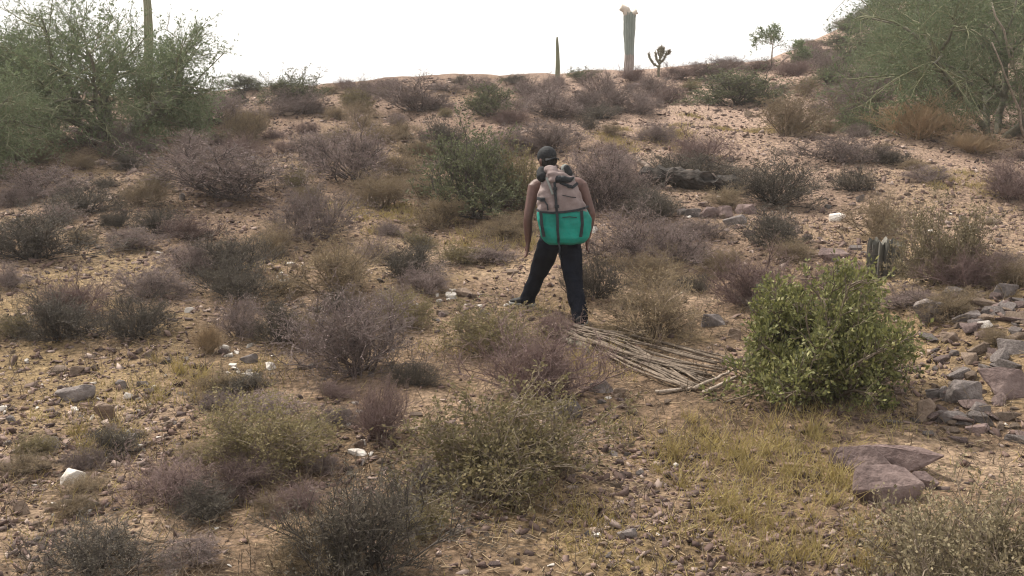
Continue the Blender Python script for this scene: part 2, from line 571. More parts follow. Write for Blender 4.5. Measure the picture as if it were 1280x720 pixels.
# ------------------------------------------------------------------ rocks
def rock_proto(seed, npl=10, sub=3, flat=1.0, rough=.06):
    """angular broken stone: bevelled hull of a few points on a blocky shell"""
    import bmesh
    rr = np.random.default_rng(seed)
    p = rr.uniform(-1, 1, (npl + 6, 3)); p /= np.max(np.abs(p), axis=1, keepdims=True) ** .6 * np.linalg.norm(p, axis=1, keepdims=True) ** .4
    p *= rr.uniform(.8, 1.0, (len(p), 1)) * np.array([1, .8, .7 * flat])
    bm = bmesh.new()
    for q in p:
        bm.verts.new(q)
    res = bmesh.ops.convex_hull(bm, input=bm.verts)
    bmesh.ops.delete(bm, geom=[g_ for g_ in res['geom_interior'] if isinstance(g_, bmesh.types.BMVert)], context='VERTS')
    bmesh.ops.dissolve_limit(bm, angle_limit=.22, verts=bm.verts, edges=bm.edges)
    if sub > 2:
        bmesh.ops.bevel(bm, geom=list(bm.edges), offset=.045, segments=1, affect='EDGES')
        bmesh.ops.triangulate(bm, faces=bm.faces)
        bmesh.ops.subdivide_edges(bm, edges=bm.edges, cuts=2 if sub > 3 else 1, use_grid_fill=True)
        for q in bm.verts:
            c = q.co
            q.co += q.normal * .05 * float(perlin(c.x * 3.1 + seed, c.y * 3.1 + c.z * 2.7, seed))
    me = bpy.data.meshes.new('rock'); bm.to_mesh(me); bm.free()
    return me


ROCKS = {}


def rock_mesh(mat, i, sub=3):
    key = (mat, i % 7, sub)
    if key not in ROCKS:
        me = rock_proto(100 + (i % 7) * 13, 7 + i % 4, sub, .7 + .12 * (i % 4))
        me.materials.append(M[mat])
        ROCKS[key] = me
    return ROCKS[key]


def put_rock(name, px, py, w, h, mat, label, i, cat_='rock', group=None, sub=3, rz=None, tilt=0.0):
    """w, h: size in photo pixels of the visible rock whose foot is at (px, py)"""
    q = at(px, py)
    s = q[1] / FPX
    W_, H_ = w * s, max(h * s * .95, .3 * w * s)
    D = W_ * .42
    if name == 'rock':
        me = rock_mesh(mat, i, sub).copy()
        me.transform(Matrix.Diagonal((W_ / 1.5, D / 1.1, H_ / .95, 1)))
        o = obj(name, me)
    else:
        o = obj(name, rock_mesh(mat, i, sub))
    o.location = (q[0], q[1] + D * .6, float(H(q[0], q[1] + D * .6)) + H_ * .22)
    if name != 'rock':
        o.scale = (W_ / 1.5, D / 1.1, H_ / .95)
    o.rotation_euler = (tilt, 0, rz if rz is not None else rng.uniform(-.35, .35) + (math.pi if i % 2 else 0))
    tag(o, label, cat_, group)
    return o


BIG = [
    (88, 505, 46, 32, 'rock_grey', 'grey boulder chunk on the bare stony patch, largest grey one there'),
    (130, 528, 30, 36, 'rock_brown', 'brown lichen-dulled rock beside the largest grey chunk of the stony patch'),
    (47, 566, 44, 24, 'rock_grey', 'low dark grey rock with a pale quartz vein, half sunk in soil'),
    (89, 606, 31, 22, 'rock_white', 'pale square-edged white boulder lying alone on olive soil'),
    (25, 643, 22, 24, 'rock_brown', 'flat tilted grey-brown slab near the pale square-edged boulder'),
    (98, 470, 22, 15, 'rock_brown', 'rounded brown stone just up the slope from the largest grey chunk'),
    (72, 466, 22, 10, 'rock_brown', 'thin flat brown stone next to a rounded brown stone'),
    (140, 545, 18, 20, 'rock_brown', 'upright tan stone behind the small dark olive bush'),
    (164, 552, 14, 14, 'rock_grey', 'small grey upright stone right of the small dark olive bush'),
    (178, 484, 15, 11, 'rock_grey', 'light grey rounded stone in the row of stones on the bare patch'),
    (151, 488, 17, 14, 'rock_grey', 'grey stone with a white cap in the row of stones'),
    (158, 499, 13, 9, 'rock_white', 'whitish low stone under the row of grey stones'),
    (335, 463, 17, 14, 'rock_white', 'brightest white quartz lump beside the heap of pale stones'),
    (310, 473, 19, 11, 'rock_white', 'flat white quartz piece at the foot of the pale stone heap'),
    (309, 455, 22, 16, 'rock_grey', 'light grey stone at the back of the pale stone heap'),
    (281, 441, 11, 11, 'rock_white', 'white quartz stone touching the straw-coloured tuft'),
    (285, 447, 11, 8, 'rock_white', 'smaller white quartz stone below the one touching the straw tuft'),
    (355, 359, 15, 12, 'rock_white', 'white lump of quartz in the gap between two tan bushes'),
    (310, 374, 9, 8, 'rock_white', 'small white stone uphill of the dark round bush'),
    (237, 391, 13, 10, 'rock_white', 'pale oblong stone on bare earth left of the twiggy bushes'),
    (563, 374, 15, 12, 'rock_white', 'white angular stone on the bare strip left of the hiker'),
    (580, 372, 20, 13, 'rock_brown', 'dark brown stone beside the white angular stone near the hiker'),
    (508, 380, 9, 8, 'rock_white', 'small white stone in the scatter left of the hiker'),
    (446, 571, 24, 12, 'rock_white', 'flat whitish stone beside the dark purple stemmed bush'),
    (453, 557, 11, 9, 'rock_white', 'small white stone touching the flat whitish one'),
    (703, 528, 46, 36, 'rock_grey', 'smooth grey boulder under the purple twiggy bush'),
    (740, 292, 14, 14, 'rock_white', 'round pale stone beside the hiker\'s pack'),
    (533, 664, 17, 15, 'rock_brown', 'pinkish stone in the shade below the big olive bush'),
    (784, 676, 26, 18, 'rock_grey', 'grey angular stone on the bare path at the foot of the slope'),
    (757, 686, 15, 11, 'rock_brown', 'squat brown stone left of the grey angular stone on the path'),
    (745, 672, 13, 10, 'rock_white', 'small pale stone on the bare path'),
    (259, 695, 14, 11, 'rock_white', 'pale stone between the foreground bushes'),
    (1088, 596, 78, 50, 'rock_pink', 'dark side block of the reddish rock outcrop'),
    (1150, 596, 112, 50, 'rock_pink', 'broad flat-topped reddish rock of the outcrop'),
    (1112, 632, 84, 60, 'rock_pink', 'wedge-shaped front block of the reddish rock outcrop'),
    (1156, 612, 34, 26, 'rock_pink', 'small block wedged under the flat-topped reddish rock'),
    (1158, 528, 26, 40, 'rock_brown', 'upright brown rock at the edge of the rock jumble'),
    (1195, 530, 42, 22, 'rock_grey', 'layered grey slab in the rock jumble'),
    (1208, 505, 48, 34, 'rock_grey', 'large blocky grey rock of the jumble on the bank'),
    (1224, 522, 26, 20, 'rock_grey', 'light grey block right of the layered slab'),
    (1252, 500, 66, 52, 'rock_pink', 'big dark maroon rock of the jumble on the bank'),
    (1172, 500, 24, 18, 'rock_grey', 'small pale grey rock at the back of the jumble'),
    (1225, 543, 30, 16, 'rock_pink', 'low reddish stone under the light grey block'),
    (1165, 405, 42, 34, 'rock_grey', 'leaning grey slab behind the green leafy bush'),
    (1215, 402, 36, 17, 'rock_grey', 'flat grey ledge stone on the rocky bank'),
    (1190, 428, 26, 15, 'rock_brown', 'brown slab on the rocky bank below the flat ledge stone'),
    (1236, 412, 20, 10, 'rock_white', 'pale flat stone on the rocky bank'),
    (1262, 372, 30, 18, 'rock_grey', 'grey slab on the rocky bank by the purple bush'),
    (1043, 326, 34, 18, 'rock_pink', 'pale pinkish slab up the slope from the green leafy bush'),
    (1065, 337, 22, 10, 'rock_pink', 'small pink slab between the green leafy bush and ribbed stump'),
    (1047, 277, 20, 12, 'rock_white', 'white-topped stone on the upper stony slope'),
    (893, 408, 30, 26, 'rock_grey', 'grey rock left of the green leafy bush'),
    (918, 425, 20, 18, 'rock_brown', 'brown rock against the left edge of the green leafy bush'),
    (886, 272, 24, 18, 'rock_pink', 'largest pinkish stone of the rock pile by the fallen log'),
    (905, 272, 22, 18, 'rock_pink', 'tan pinkish stone of the rock pile by the fallen log'),
    (868, 272, 20, 16, 'rock_grey', 'grey stone at the bushy side of the rock pile'),
    (920, 282, 30, 18, 'rock_grey', 'broad grey stone at the foot of the rock pile'),
    (899, 251, 9, 7, 'rock_white', 'white stone on top of the rock pile'),
    (880, 258, 14, 9, 'rock_brown', 'flat stone at the top of the rock pile'),
    (935, 268, 26, 14, 'rock_pink', 'flat reddish stone at the far end of the rock pile'),
    (755, 492, 30, 16, 'rock_grey', 'grey rock just below the fanned poles'),
    (778, 497, 22, 16, 'rock_brown', 'brown rock below the fanned poles beside a grey one'),
    (790, 415, 16, 12, 'rock_brown', 'stone at the edge of the tan bush near the poles'),
    (93, 515, 10, 8, 'rock_white', 'bright white pebble right below the largest grey chunk'),
    (3, 515, 10, 8, 'rock_white', 'bright white pebble by itself on the dark stony soil'),
    (176, 560, 9, 9, 'rock_white', 'upper of two white pebbles close together'),
    (178, 565, 8, 6, 'rock_white', 'lower of two white pebbles close together'),
]
for i, (px, py, w, h, mt, lab) in enumerate(BIG):
    put_rock('rock', px, py, w, h, mt, lab, i, sub=4 if w > 30 else 3)

# countable loose stones on the open ground
r = np.random.default_rng(23)
STONE_LAB = {'rock_white': ('small white quartz stone lying loose among darker stones', 'loose white quartz stones'),
             'rock_grey': ('small grey angular stone lying loose on the soil', 'loose grey stones'),
             'rock_brown': ('small earth-brown stone lying loose on the soil', 'loose brown stones'),
             'rock_pink': ('small reddish stone lying loose on the soil', 'loose reddish stones')}
zones = [(0, 440, 250, 560, 48), (250, 420, 520, 500, 16), (470, 340, 640, 410, 22), (740, 480, 850, 700, 26), (980, 230, 1260, 340, 26), (1150, 370, 1280, 560, 46),
         (300, 330, 400, 400, 8), (0, 560, 160, 700, 22), (400, 500, 520, 600, 12), (90, 200, 300, 320, 20), (840, 250, 960, 300, 10), (560, 655, 800, 715, 14), (200, 170, 560, 260, 14),
         (268, 432, 345, 478, -13), (60, 470, 200, 560, -14), (300, 340, 370, 378, -5), (495, 358, 600, 388, -11), (415, 500, 470, 580, -8), (0, 560, 130, 660, -9), (1000, 235, 1250, 330, -10), (240, 640, 300, 715, -5)]
for (xa, ya, xb, yb, k) in zones:
    for j in range(abs(k)):
        mt = ['rock_white', 'rock_grey', 'rock_brown', 'rock_pink', 'rock_grey', 'rock_brown', 'rock_brown'][int(r.integers(7))]
        if k < 0:
            mt = 'rock_white'
        w = r.uniform(7, 15) * (.75 if mt == 'rock_white' else 1.1)
        put_rock('stone', r.uniform(xa, xb), r.uniform(ya, yb), w, w * r.uniform(.4, .75), mt, STONE_LAB[mt][0], int(r.integers(40)), 'stone', STONE_LAB[mt][1], 2, r.uniform(0, 6.28))

# dark rubble of the rocky bank, and slabs elsewhere
for k in range(68):
    py = r.uniform(372, 560); px = 1285 - abs(r.normal(0, 62))
    w = r.uniform(15, 40)
    put_rock('flat_rock', px, py, w, w * r.uniform(.30, .5), ['rock_grey', 'rock_pink', 'rock_brown'][k % 3], 'flat angular %s slab in the rubble of the rocky bank' % ['grey', 'maroon', 'brown'][k % 3], k, 'rock', '%s slabs of the rocky bank' % ['grey', 'maroon', 'brown'][k % 3], 3, r.uniform(0, 6.28), r.normal(0, .15))
for k in range(46):
    py = 110 + 260 * r.uniform(0, 1) ** 1.3; px = r.uniform(60, 1250)
    w = r.uniform(9, 20)
    put_rock('flat_rock', px, py, w, w * r.uniform(.3, .5), ['rock_pink', 'rock_brown'][k % 2], 'low %s slab lying on the open upper slope' % ['reddish', 'dark brown'][k % 2], k, 'rock', '%s slabs on the upper slope' % ['reddish', 'brown'][k % 2], 2, r.uniform(0, 6.28))

# ------------------------------------------------------------------ shrubs
PROTO = {}


def dome(n, Rx, Hh, r, lo=.05):
    """stem end directions filling a low dome of radius Rx and height Hh"""
    ph = r.uniform(0, 2 * np.pi, n); ct = r.uniform(lo, 1, n); st = np.sqrt(1 - ct ** 2)
    lob = 1 + .26 * np.sin(ph * 2 + r.uniform(0, 6)) + .14 * np.sin(ph * 3 + r.uniform(0, 6)) + .12 * np.sin(ph * 5 + r.uniform(0, 6))
    end = np.stack([np.cos(ph) * st * Rx * lob, np.sin(ph) * st * Rx * lob, ct * Hh * (1 + .16 * np.sin(ph * 3 + 1) + .14 * np.sin(ph * 2 + r.uniform(0, 6)))], -1)
    return end


def shrub_proto(kind, var):
    """unit shrub: about 1 wide and 0.6 high, as (stems mesh, foliage mesh)"""
    key = (kind, var)
    if key in PROTO:
        return PROTO[key]
    r = np.random.default_rng(hash_kind[kind] * 100 + var)
    K = KIND[kind]
    nm = K['main']
    end = dome(nm, .42, .52, r, K.get('lo', .06))
    ln = np.linalg.norm(end, axis=1) * r.uniform(.86 if kind == 'jojoba' else .72, 1.0, nm)
    base = np.stack([r.normal(0, .05, nm), r.normal(0, .05, nm), np.full(nm, -.03)], -1)
    d = norm(end + np.array([0, 0, .12]))
    m0 = grow(base, d, ln, 6, r, K['curve'], K.get('droop', .02))
    m1 = sprout(m0, K['n1'], .25, 1.0, K['l1'] * (ln / ln.mean()), .5, K['up'], 5, r, K['curve'], K.get('droop', .0))
    m2 = sprout(m1, K['n2'], .2, 1.0, K['l2'], .55, K['up'], 4, r, K['curve'])
    m3 = sprout(m2, K['n3'], .2, 1.0, K['l3'], .6, K['up'], 3, r, .15)
    tw = K.get('tw', 1.0)
    parts = [tubes(m0, taper(len(m0), 6, .0075 * tw, .0028 * tw, r), 4), tubes(m1, taper(len(m1), 5, .0034 * tw, .0014 * tw, r), 3),
             tubes(m2[:, [0, 1, 3]], taper(len(m2), 3, .0019 * tw, .0010 * tw, r), 3)]
    v, f = cat(parts)
    v[:, 2] = np.maximum(v[:, 2], -.04)
    stems = mesh(kind + '_stems', v, f); stems.materials.append(M[K['wood']])
    fol = [tubes(m3[:, [0, 2]], taper(len(m3), 2, .0014 * tw, .0007 * tw, r), 3)]
    if K['leaf'] > 0:
        src = np.concatenate([m3[:, 1], m3[:, 2], m2[:, 2], m2[:, 3]])
        dr = np.concatenate([m3[:, 2] - m3[:, 0]] * 2 + [m2[:, 3] - m2[:, 1]] * 2)
        idx = r.integers(0, len(src), K['leaf'])
        pos = src[idx] + r.normal(0, .006, (K['leaf'], 3))
        fol.append(leaves(pos, norm(dr[idx]), K['ll'], K['lw'], r, K.get('lj', .8)))
    v, f = cat(fol)
    v[:, 2] = np.maximum(v[:, 2], -.02 + .0 * v[:, 2])
    foli = mesh(kind + '_foliage', v, f); foli.materials.append(M[K['leafm']])
    allz = v[:, 2]; rad = np.hypot(v[:, 0], v[:, 1])
    PROTO[key] = (stems, foli, float(np.percentile(rad, 86)), float(np.percentile(allz, 98.5)))
    return PROTO[key]


KIND = {
    'mauve': dict(main=30, n1=7, n2=5, n3=3, l1=.20, l2=.12, l3=.07, up=.16, curve=.16, wood='wood_mauve', leafm='leaf_mauve', leaf=5600, ll=.016, lw=.007, name='twiggy_shrub'),
    'purple': dict(main=34, n1=7, n2=5, n3=2, l1=.22, l2=.13, l3=.08, up=.22, curve=.14, wood='wood_purple', leafm='leaf_purple', leaf=1800, ll=.014, lw=.006, name='purple_shrub'),
    'dark': dict(main=34, n1=7, n2=5, n3=2, l1=.22, l2=.12, l3=.07, up=.25, curve=.12, wood='wood_dark', leafm='leaf_dark', leaf=4200, ll=.022, lw=.008, name='dark_shrub'),
    'tan': dict(main=28, n1=7, n2=5, n3=3, l1=.20, l2=.13, l3=.07, up=.14, curve=.16, wood='wood_tan', leafm='leaf_tan', leaf=5200, ll=.015, lw=.007, name='tan_shrub'),
    'straw': dict(main=40, n1=7, n2=5, n3=2, l1=.26, l2=.15, l3=.09, up=.4, curve=.09, lo=.15, wood='wood_straw', leafm='leaf_straw', leaf=1500, ll=.016, lw=.005, name='straw_shrub'),
    'olive': dict(main=30, n1=7, n2=5, n3=2, l1=.20, l2=.11, l3=.06, up=.14, curve=.18, wood='wood_olive', leafm='leaf_olive', leaf=9000, ll=.022, lw=.012, name='olive_shrub'),
    'sage': dict(main=34, n1=7, n2=5, n3=2, l1=.18, l2=.10, l3=.06, up=.16, curve=.16, wood='wood_olive', leafm='leaf_sage', leaf=12000, ll=.020, lw=.012, name='sage_shrub'),
    'jojoba': dict(main=60, n1=7, n2=5, n3=2, l1=.09, l2=.06, l3=.04, up=.2, curve=.14, wood='wood_olive', leafm='leaf_jojoba', leaf=24000, ll=.021, lw=.012, lj=.55, name='green_shrub'),
    'green': dict(main=28, n1=6, n2=5, n3=2, l1=.20, l2=.12, l3=.06, up=.22, curve=.14, wood='wood_dark', leafm='leaf_green', leaf=10000, ll=.022, lw=.011, name='green_shrub'),
}
hash_kind = {k: i + 1 for i, k in enumerate(KIND)}
NVAR = {'mauve': 5, 'purple': 3, 'dark': 3, 'tan': 3, 'straw': 1, 'olive': 2, 'sage': 1, 'jojoba': 1, 'green': 2}
count = {}


def shrub(px, py, w, h, kind, label, group=None, wide=1.0):
    """px, py: pixel of the front foot; w, h: pixel size of the whole shrub"""
    k = count.get(kind, 0); count[kind] = k + 1
    st, fo, rad, ht = shrub_proto(kind, k % NVAR[kind])
    q = at(px, py)
    wm = w * q[1] / FPX
    cy = q[1] + wm * .30
    cx = (px - 640) / FPX * cy
    gz = float(H(cx, cy))
    top = row_z(py - h, cy)
    hm = min(max(top - gz, .28 * wm), 1.1 * wm)
    rr = np.random.default_rng(int(px * 7 + py))
    t = thing(KIND[kind]['name'], label, 'bush', (cx, cy, gz), rr.uniform(0, 6.28), group)
    if kind in ('mauve', 'tan', 'dark', 'purple'):
        wm *= 1.12
    sx = wm / 2 / rad
    asym = rr.uniform(.82, 1.2)
    t.scale = (sx * asym, sx / asym, hm / ht * rr.uniform(.9, 1.08))
    t.rotation_euler = (rr.normal(0, .07), rr.normal(0, .07), t.rotation_euler[2])
    obj('stems', st, parent=t)
    obj('foliage', fo, parent=t)
    return t


FARM = ('grey mauve twiggy bush among many alike near the crest of the slope', 'mauve bushes near the crest')
MIDM = ('rounded grey mauve twiggy bush on the open slope uphill of the hiker', 'mauve bushes up the slope')
NEARM = ('dull mauve dry twiggy bush on the slope left of the hiker', 'mauve bushes left of the hiker')
DKM = ('dark grey spiky bush on the stony slope left of the hiker', 'dark bushes left of the hiker')
SMALL = ('small low dead bush, knee high or less, scattered on bare stony soil', 'small low bushes')
HILL = ('dark green bush on the far hillside behind the right-hand trees', 'green bushes on the far hillside')
CREST = ('little dark bush standing out on the skyline', 'little bushes on the skyline')

SHRUBS = [
    # crest
    (312, 116, 58, 22, 'green', 'pale green open bush on the skyline next to the spreading green tree', None),
    (375, 138, 84, 52, 'green', 'dark green leafy bush on the skyline above a grey mauve one', None),
    (380, 147, 66, 34, 'mauve', 'grey mauve bush right below the dark green skyline bush', None),
    (458, 125, 34, 28, 'mauve', *FARM), (522, 145, 98, 50, 'mauve', 'broad grey mauve bush below the crest, widest of those there', None),
    (577, 108, 24, 14, 'dark', *CREST), (643, 107, 40, 14, 'dark', *CREST), (601, 112, 42, 16, 'mauve', *FARM), (486, 113, 30, 16, 'mauve', *FARM),
    (610, 148, 68, 40, 'green', 'rounded dark green bush amid mauve bushes below the crest', None),
    (675, 130, 54, 32, 'mauve', *FARM), (694, 112, 28, 18, 'mauve', *FARM), (690, 152, 94, 42, 'mauve', *MIDM),
    (725, 103, 38, 20, 'green', 'small green leafy bush on the skyline between the two cactus columns', None),
    (745, 120, 44, 36, 'mauve', *FARM), (788, 104, 40, 22, 'purple', 'dark purple bush hiding the foot of the broken cactus column', None),
    (730, 140, 44, 27, 'mauve', *FARM), (770, 142, 58, 36, 'mauve', *FARM), (812, 122, 42, 30, 'mauve', *FARM),
    (835, 130, 42, 27, 'purple', 'purple bush below the branching cholla', None), (840, 100, 44, 22, 'purple', 'purple bush hiding the foot of the branching cholla', None),
    (655, 120, 40, 18, 'mauve', *FARM), (560, 118, 36, 16, 'mauve', *FARM), (415, 118, 30, 14, 'tan', *CREST),
    (914, 135, 116, 52, 'green', 'wide dark green and mauve bush on the upper right shoulder of the slope', None),
    (884, 102, 64, 26, 'mauve', *FARM), (905, 86, 36, 16, 'mauve', *FARM), (940, 92, 50, 22, 'purple', 'purple grey bush by the thin pale-stemmed sapling', None),
    (1005, 80, 50, 22, 'mauve', *FARM), (1030, 110, 60, 30, 'green', 'dark green bush at the edge of the big right-hand tree', None), (1000, 120, 44, 22, 'tan', *SMALL),
    (1012, 74, 44, 22, 'mauve', *FARM), (1035, 62, 40, 20, 'green', *HILL), (1050, 50, 44, 24, 'green', *HILL), (1062, 40, 50, 26, 'green', *HILL), (1020, 92, 50, 26, 'mauve', *FARM), (985, 96, 50, 26, 'purple', *FARM),
    (1075, 28, 46, 26, 'green', *HILL), (1045, 85, 56, 30, 'green', *HILL), (1075, 70, 60, 34, 'green', *HILL), (1090, 45, 60, 34, 'green', *HILL), (1090, 15, 50, 28, 'green', *HILL), (1000, 64, 34, 16, 'tan', *FARM), (1040, 40, 30, 16, 'tan', *FARM),
    # upper slope
    (985, 175, 96, 62, 'tan', 'tan-topped rounded bush on the pale upper slope', None), (1068, 160, 92, 64, 'mauve', 'tall pinkish grey bush under the edge of the right-hand tree', None),
    (1140, 180, 102, 60, 'straw', 'large orange straw-coloured bush in front of the right-hand tree', None), (1213, 195, 86, 34, 'straw', 'low wide straw-coloured bush beside the large orange one', None),
    (875, 208, 76, 46, 'purple', 'low purplish bush above the fallen dark log', None), (1048, 208, 96, 40, 'mauve', 'low spreading grey green bush on the pale upper slope', None),
    (964, 262, 90, 66, 'dark', 'dark rounded bush at the right end of the fallen log', None), (1068, 243, 50, 36, 'dark', 'small dark bush by itself on pale stony ground', None),
    (1262, 254, 80, 58, 'purple', 'purple bush on the pale ground below the right-hand tree', None),
    (232, 164, 86, 42, 'purple', 'reddish purple bush under the spreading tree and its cactus', None), (275, 160, 88, 46, 'mauve', 'dark mauve bush at the edge of the spreading tree\'s shade', None),
    (160, 200, 50, 44, 'mauve', *NEARM), (247, 206, 50, 40, 'mauve', *NEARM), (312, 184, 60, 48, 'tan', 'pale tan dry bush on the rise left of the hiker', None),
    (285, 258, 150, 80, 'mauve', 'largest rounded mauve bush on the slope left of the hiker', None), (62, 250, 92, 44, 'mauve', *NEARM),
    (442, 232, 112, 70, 'mauve', 'broad double-headed mauve bush on the mid slope', None), (420, 180, 36, 22, 'tan', *SMALL), (508, 176, 36, 24, 'tan', *SMALL),
    (558, 196, 66, 50, 'dark', 'dark grey rounded bush behind the big olive bush beside the hiker', None), (640, 190, 60, 36, 'mauve', *MIDM), (692, 190, 94, 38, 'mauve', *MIDM),
    (590, 277, 136, 106, 'green', 'big dark olive stemmed bush directly left of the hiker\'s shoulder', None), (645, 266, 72, 100, 'olive', 'upright olive bush partly behind the hiker', None),
    (548, 290, 60, 50, 'tan', 'brownish dry bush at the foot of the big olive bush', None),
    (752, 268, 84, 82, 'mauve', 'tall dry mauve bush behind the hiker\'s pack', None), (815, 282, 84, 50, 'dark', 'dark bush in front of the fallen log', None), (868, 225, 110, 24, 'dark', 'dark flattened tangle of dead stems around the fallen log', None), (792, 262, 56, 40, 'mauve', 'grey bush at the near end of the fallen log', None),
    # middle
    (30, 332, 130, 82, 'dark', 'large dark bush with purple tips near the edge of the stony patch', None), (195, 296, 54, 44, 'dark', *DKM), (146, 286, 44, 26, 'dark', *DKM),
    (285, 350, 92, 58, 'dark', 'dark bush with spiky stems between tan bushes', None), (388, 304, 100, 72, 'mauve', *NEARM), (335, 325, 60, 45, 'tan', *NEARM),
    (420, 378, 108, 76, 'tan', 'tan rounded bush with grey core midway to the hiker', None), (510, 354, 84, 58, 'dark', 'dark grey bush at the near edge of the bare strip by the hiker', None), (470, 330, 50, 36, 'mauve', *SMALL),
    (160, 426, 84, 60, 'dark', *DKM), (62, 434, 100, 66, 'dark', *DKM), (85, 400, 90, 62, 'purple', 'pinkish dry bush standing behind two dark spiky ones', None),
    (252, 444, 40, 66, 'straw', 'narrow rust brown dry tuft standing upright', None), (290, 424, 54, 52, 'mauve', *SMALL), (345, 432, 58, 56, 'dark', 'small dark round bush above the heap of pale stones', None),
    (440, 482, 150, 118, 'mauve', 'large dark-hearted mauve bush left of the hiker\'s feet', None), (395, 440, 60, 50, 'tan', *SMALL),
    (606, 446, 124, 64, 'olive', 'low olive bush at the hiker\'s forward foot', None), (672, 508, 124, 104, 'purple', 'purple pink twiggy bush below the hiker\'s feet', None), (690, 425, 50, 40, 'purple', 'small purple bush at the hiker\'s rear shoe', None),
    (745, 380, 60, 66, 'dark', 'small dark bush against the hiker\'s right leg', None), (790, 336, 110, 78, 'mauve', 'grey mauve bush on the far side of the dark one by the hiker\'s leg', None), (820, 432, 130, 92, 'tan', 'tan rounded bush uphill of the fanned poles', None),
    (970, 310, 82, 50, 'dark', 'bluish dark grey bush above the purple one', None), (948, 390, 92, 80, 'purple', 'deep purple upright bush behind the green leafy bush', None),
    (1188, 358, 96, 100, 'sage', 'pale leafed tan and grey bush beside the ribbed cactus stump', None), (1215, 366, 72, 58, 'purple', 'dark purple bush on the rocky bank', None), (1100, 300, 76, 56, 'tan', 'dry tan bush behind the ribbed cactus stump', None),
    (1265, 345, 50, 36, 'mauve', *SMALL), (905, 345, 50, 34, 'tan', *SMALL),
    # foreground
    (1033, 510, 216, 172, 'jojoba', 'bright green leafy bush at the end of the fanned poles', None),
    (612, 642, 250, 165, 'olive', 'largest olive leafy bush on the foot of the slope', None), (470, 555, 76, 76, 'purple', 'dark purple stemmed bush beside the flat whitish stone', None),
    (530, 628, 90, 56, 'mauve', 'bare grey twiggy bush against the largest olive bush', None), (310, 606, 165, 112, 'olive', 'brownish olive bush with red bare stems', None),
    (275, 628, 110, 64, 'purple', 'tangle of red brown bare twigs below the brownish olive bush', None), (190, 634, 105, 58, 'purple', 'pale pink tangle of bare twigs on the stony slope', None),
    (125, 576, 66, 44, 'dark', 'small dark olive bush among the stones of the bare patch', None), (85, 738, 170, 80, 'dark', 'dark leafless bush below the pink twig tangle', None),
    (440, 742, 190, 150, 'dark', 'dark stemmed bush with tan leafy tips at the foot of the slope', None), (375, 735, 120, 90, 'tan', 'tan twiggy bush beside the dark stemmed foreground bush', None),
    (1235, 800, 280, 200, 'sage', 'broad grey green small-leafed bush below the reddish outcrop', None),
    (210, 712, 80, 40, 'mauve', *SMALL), (60, 650, 60, 34, 'tan', *SMALL), (700, 590, 44, 26, 'tan', *SMALL),
]
for s in SHRUBS:
    shrub(*s)

# smaller bushes filling the slope between those above
FILL = {'mauve': ('little grey mauve dry bush, one of many scattered between the larger bushes', 'little mauve bushes'),
        'tan': ('little tan dry bush, one of many scattered between the larger bushes', 'little tan bushes'),
        'purple': ('little purplish dry bush, one of many scattered between the larger bushes', 'little purplish bushes'),
        'dark': ('little dark grey bush, one of many scattered between the larger bushes', 'little dark bushes'),
        'olive': ('little olive bush, one of many scattered between the larger bushes', 'little olive bushes')}
CLEAR = [(250, 415, 370, 490), (530, 345, 640, 412), (740, 470, 850, 720), (820, 520, 1065, 720), (0, 440, 250, 560), (840, 140, 1010, 215), (640, 180, 745, 420), (700, 400, 925, 505), (1080, 290, 1145, 360), (1060, 545, 1190, 640), (1150, 440, 1280, 560), (1150, 240, 1280, 330)]
r = np.random.default_rng(91)
done = [(q[0], q[1] - q[3] * .2, q[2]) for q in SHRUBS]
nfill = 0
while nfill < 190:
    py = 112 + (700 - 112) * r.uniform(0, 1) ** 1.8; px = r.uniform(-10, 1290)
    if any(c_[0] < px < c_[2] and c_[1] < py < c_[3] for c_ in CLEAR):
        nfill += .06
        continue
    if py > 430 and px > 520:
        continue
    w = (r.uniform(.35, .95) if py < 420 else r.uniform(.18, .36)) * FPX / max(at(px, py)[1], 4)
    if any(math.hypot(px - a_, (py - b_) * 1.8) < (w + c_) * .34 for a_, b_, c_ in done):
        nfill += .06
        continue
    kd = ['mauve', 'tan', 'tan', 'mauve', 'purple', 'dark', 'olive'][int(r.integers(7))]
    shrub(px, py, w, w * r.uniform(.45, .7), kd, *FILL[kd])
    done.append((px, py, w)); nfill += 1

# thin dead stems standing everywhere on the slope
n = 15000
x, y = scatter(n, r, 3.7, 30, .85)
kk = r.uniform(-.5, .5, n) < perlin(x * .7, y * .7, 61)
x, y = x[kk], y[kk]; n = len(x)
d = norm(np.stack([r.normal(0, .6, n), r.normal(0, .6, n), np.ones(n)], -1))
poly = grow(np.stack([x, y, H(x, y) - .01], -1), d, r.uniform(.06, .22, n), 4, r, .25, .05)
poly2 = sprout(poly, 2, .3, .9, .07, .6, .1, 3, r)
v, f = cat([tubes(poly[:, [0, 2, 3]], taper(n, 3, .0022, .0010, r) * (1 + .04 * y)[:, None], 3), tubes(poly2[:, [0, 2]], taper(2 * n, 2, .0014, .0008, r) * (1 + .04 * np.repeat(y, 2))[:, None], 3)])
obj('dry_stems', mesh('dry_stems', v, f), M['wood_tan'], kind='stuff')

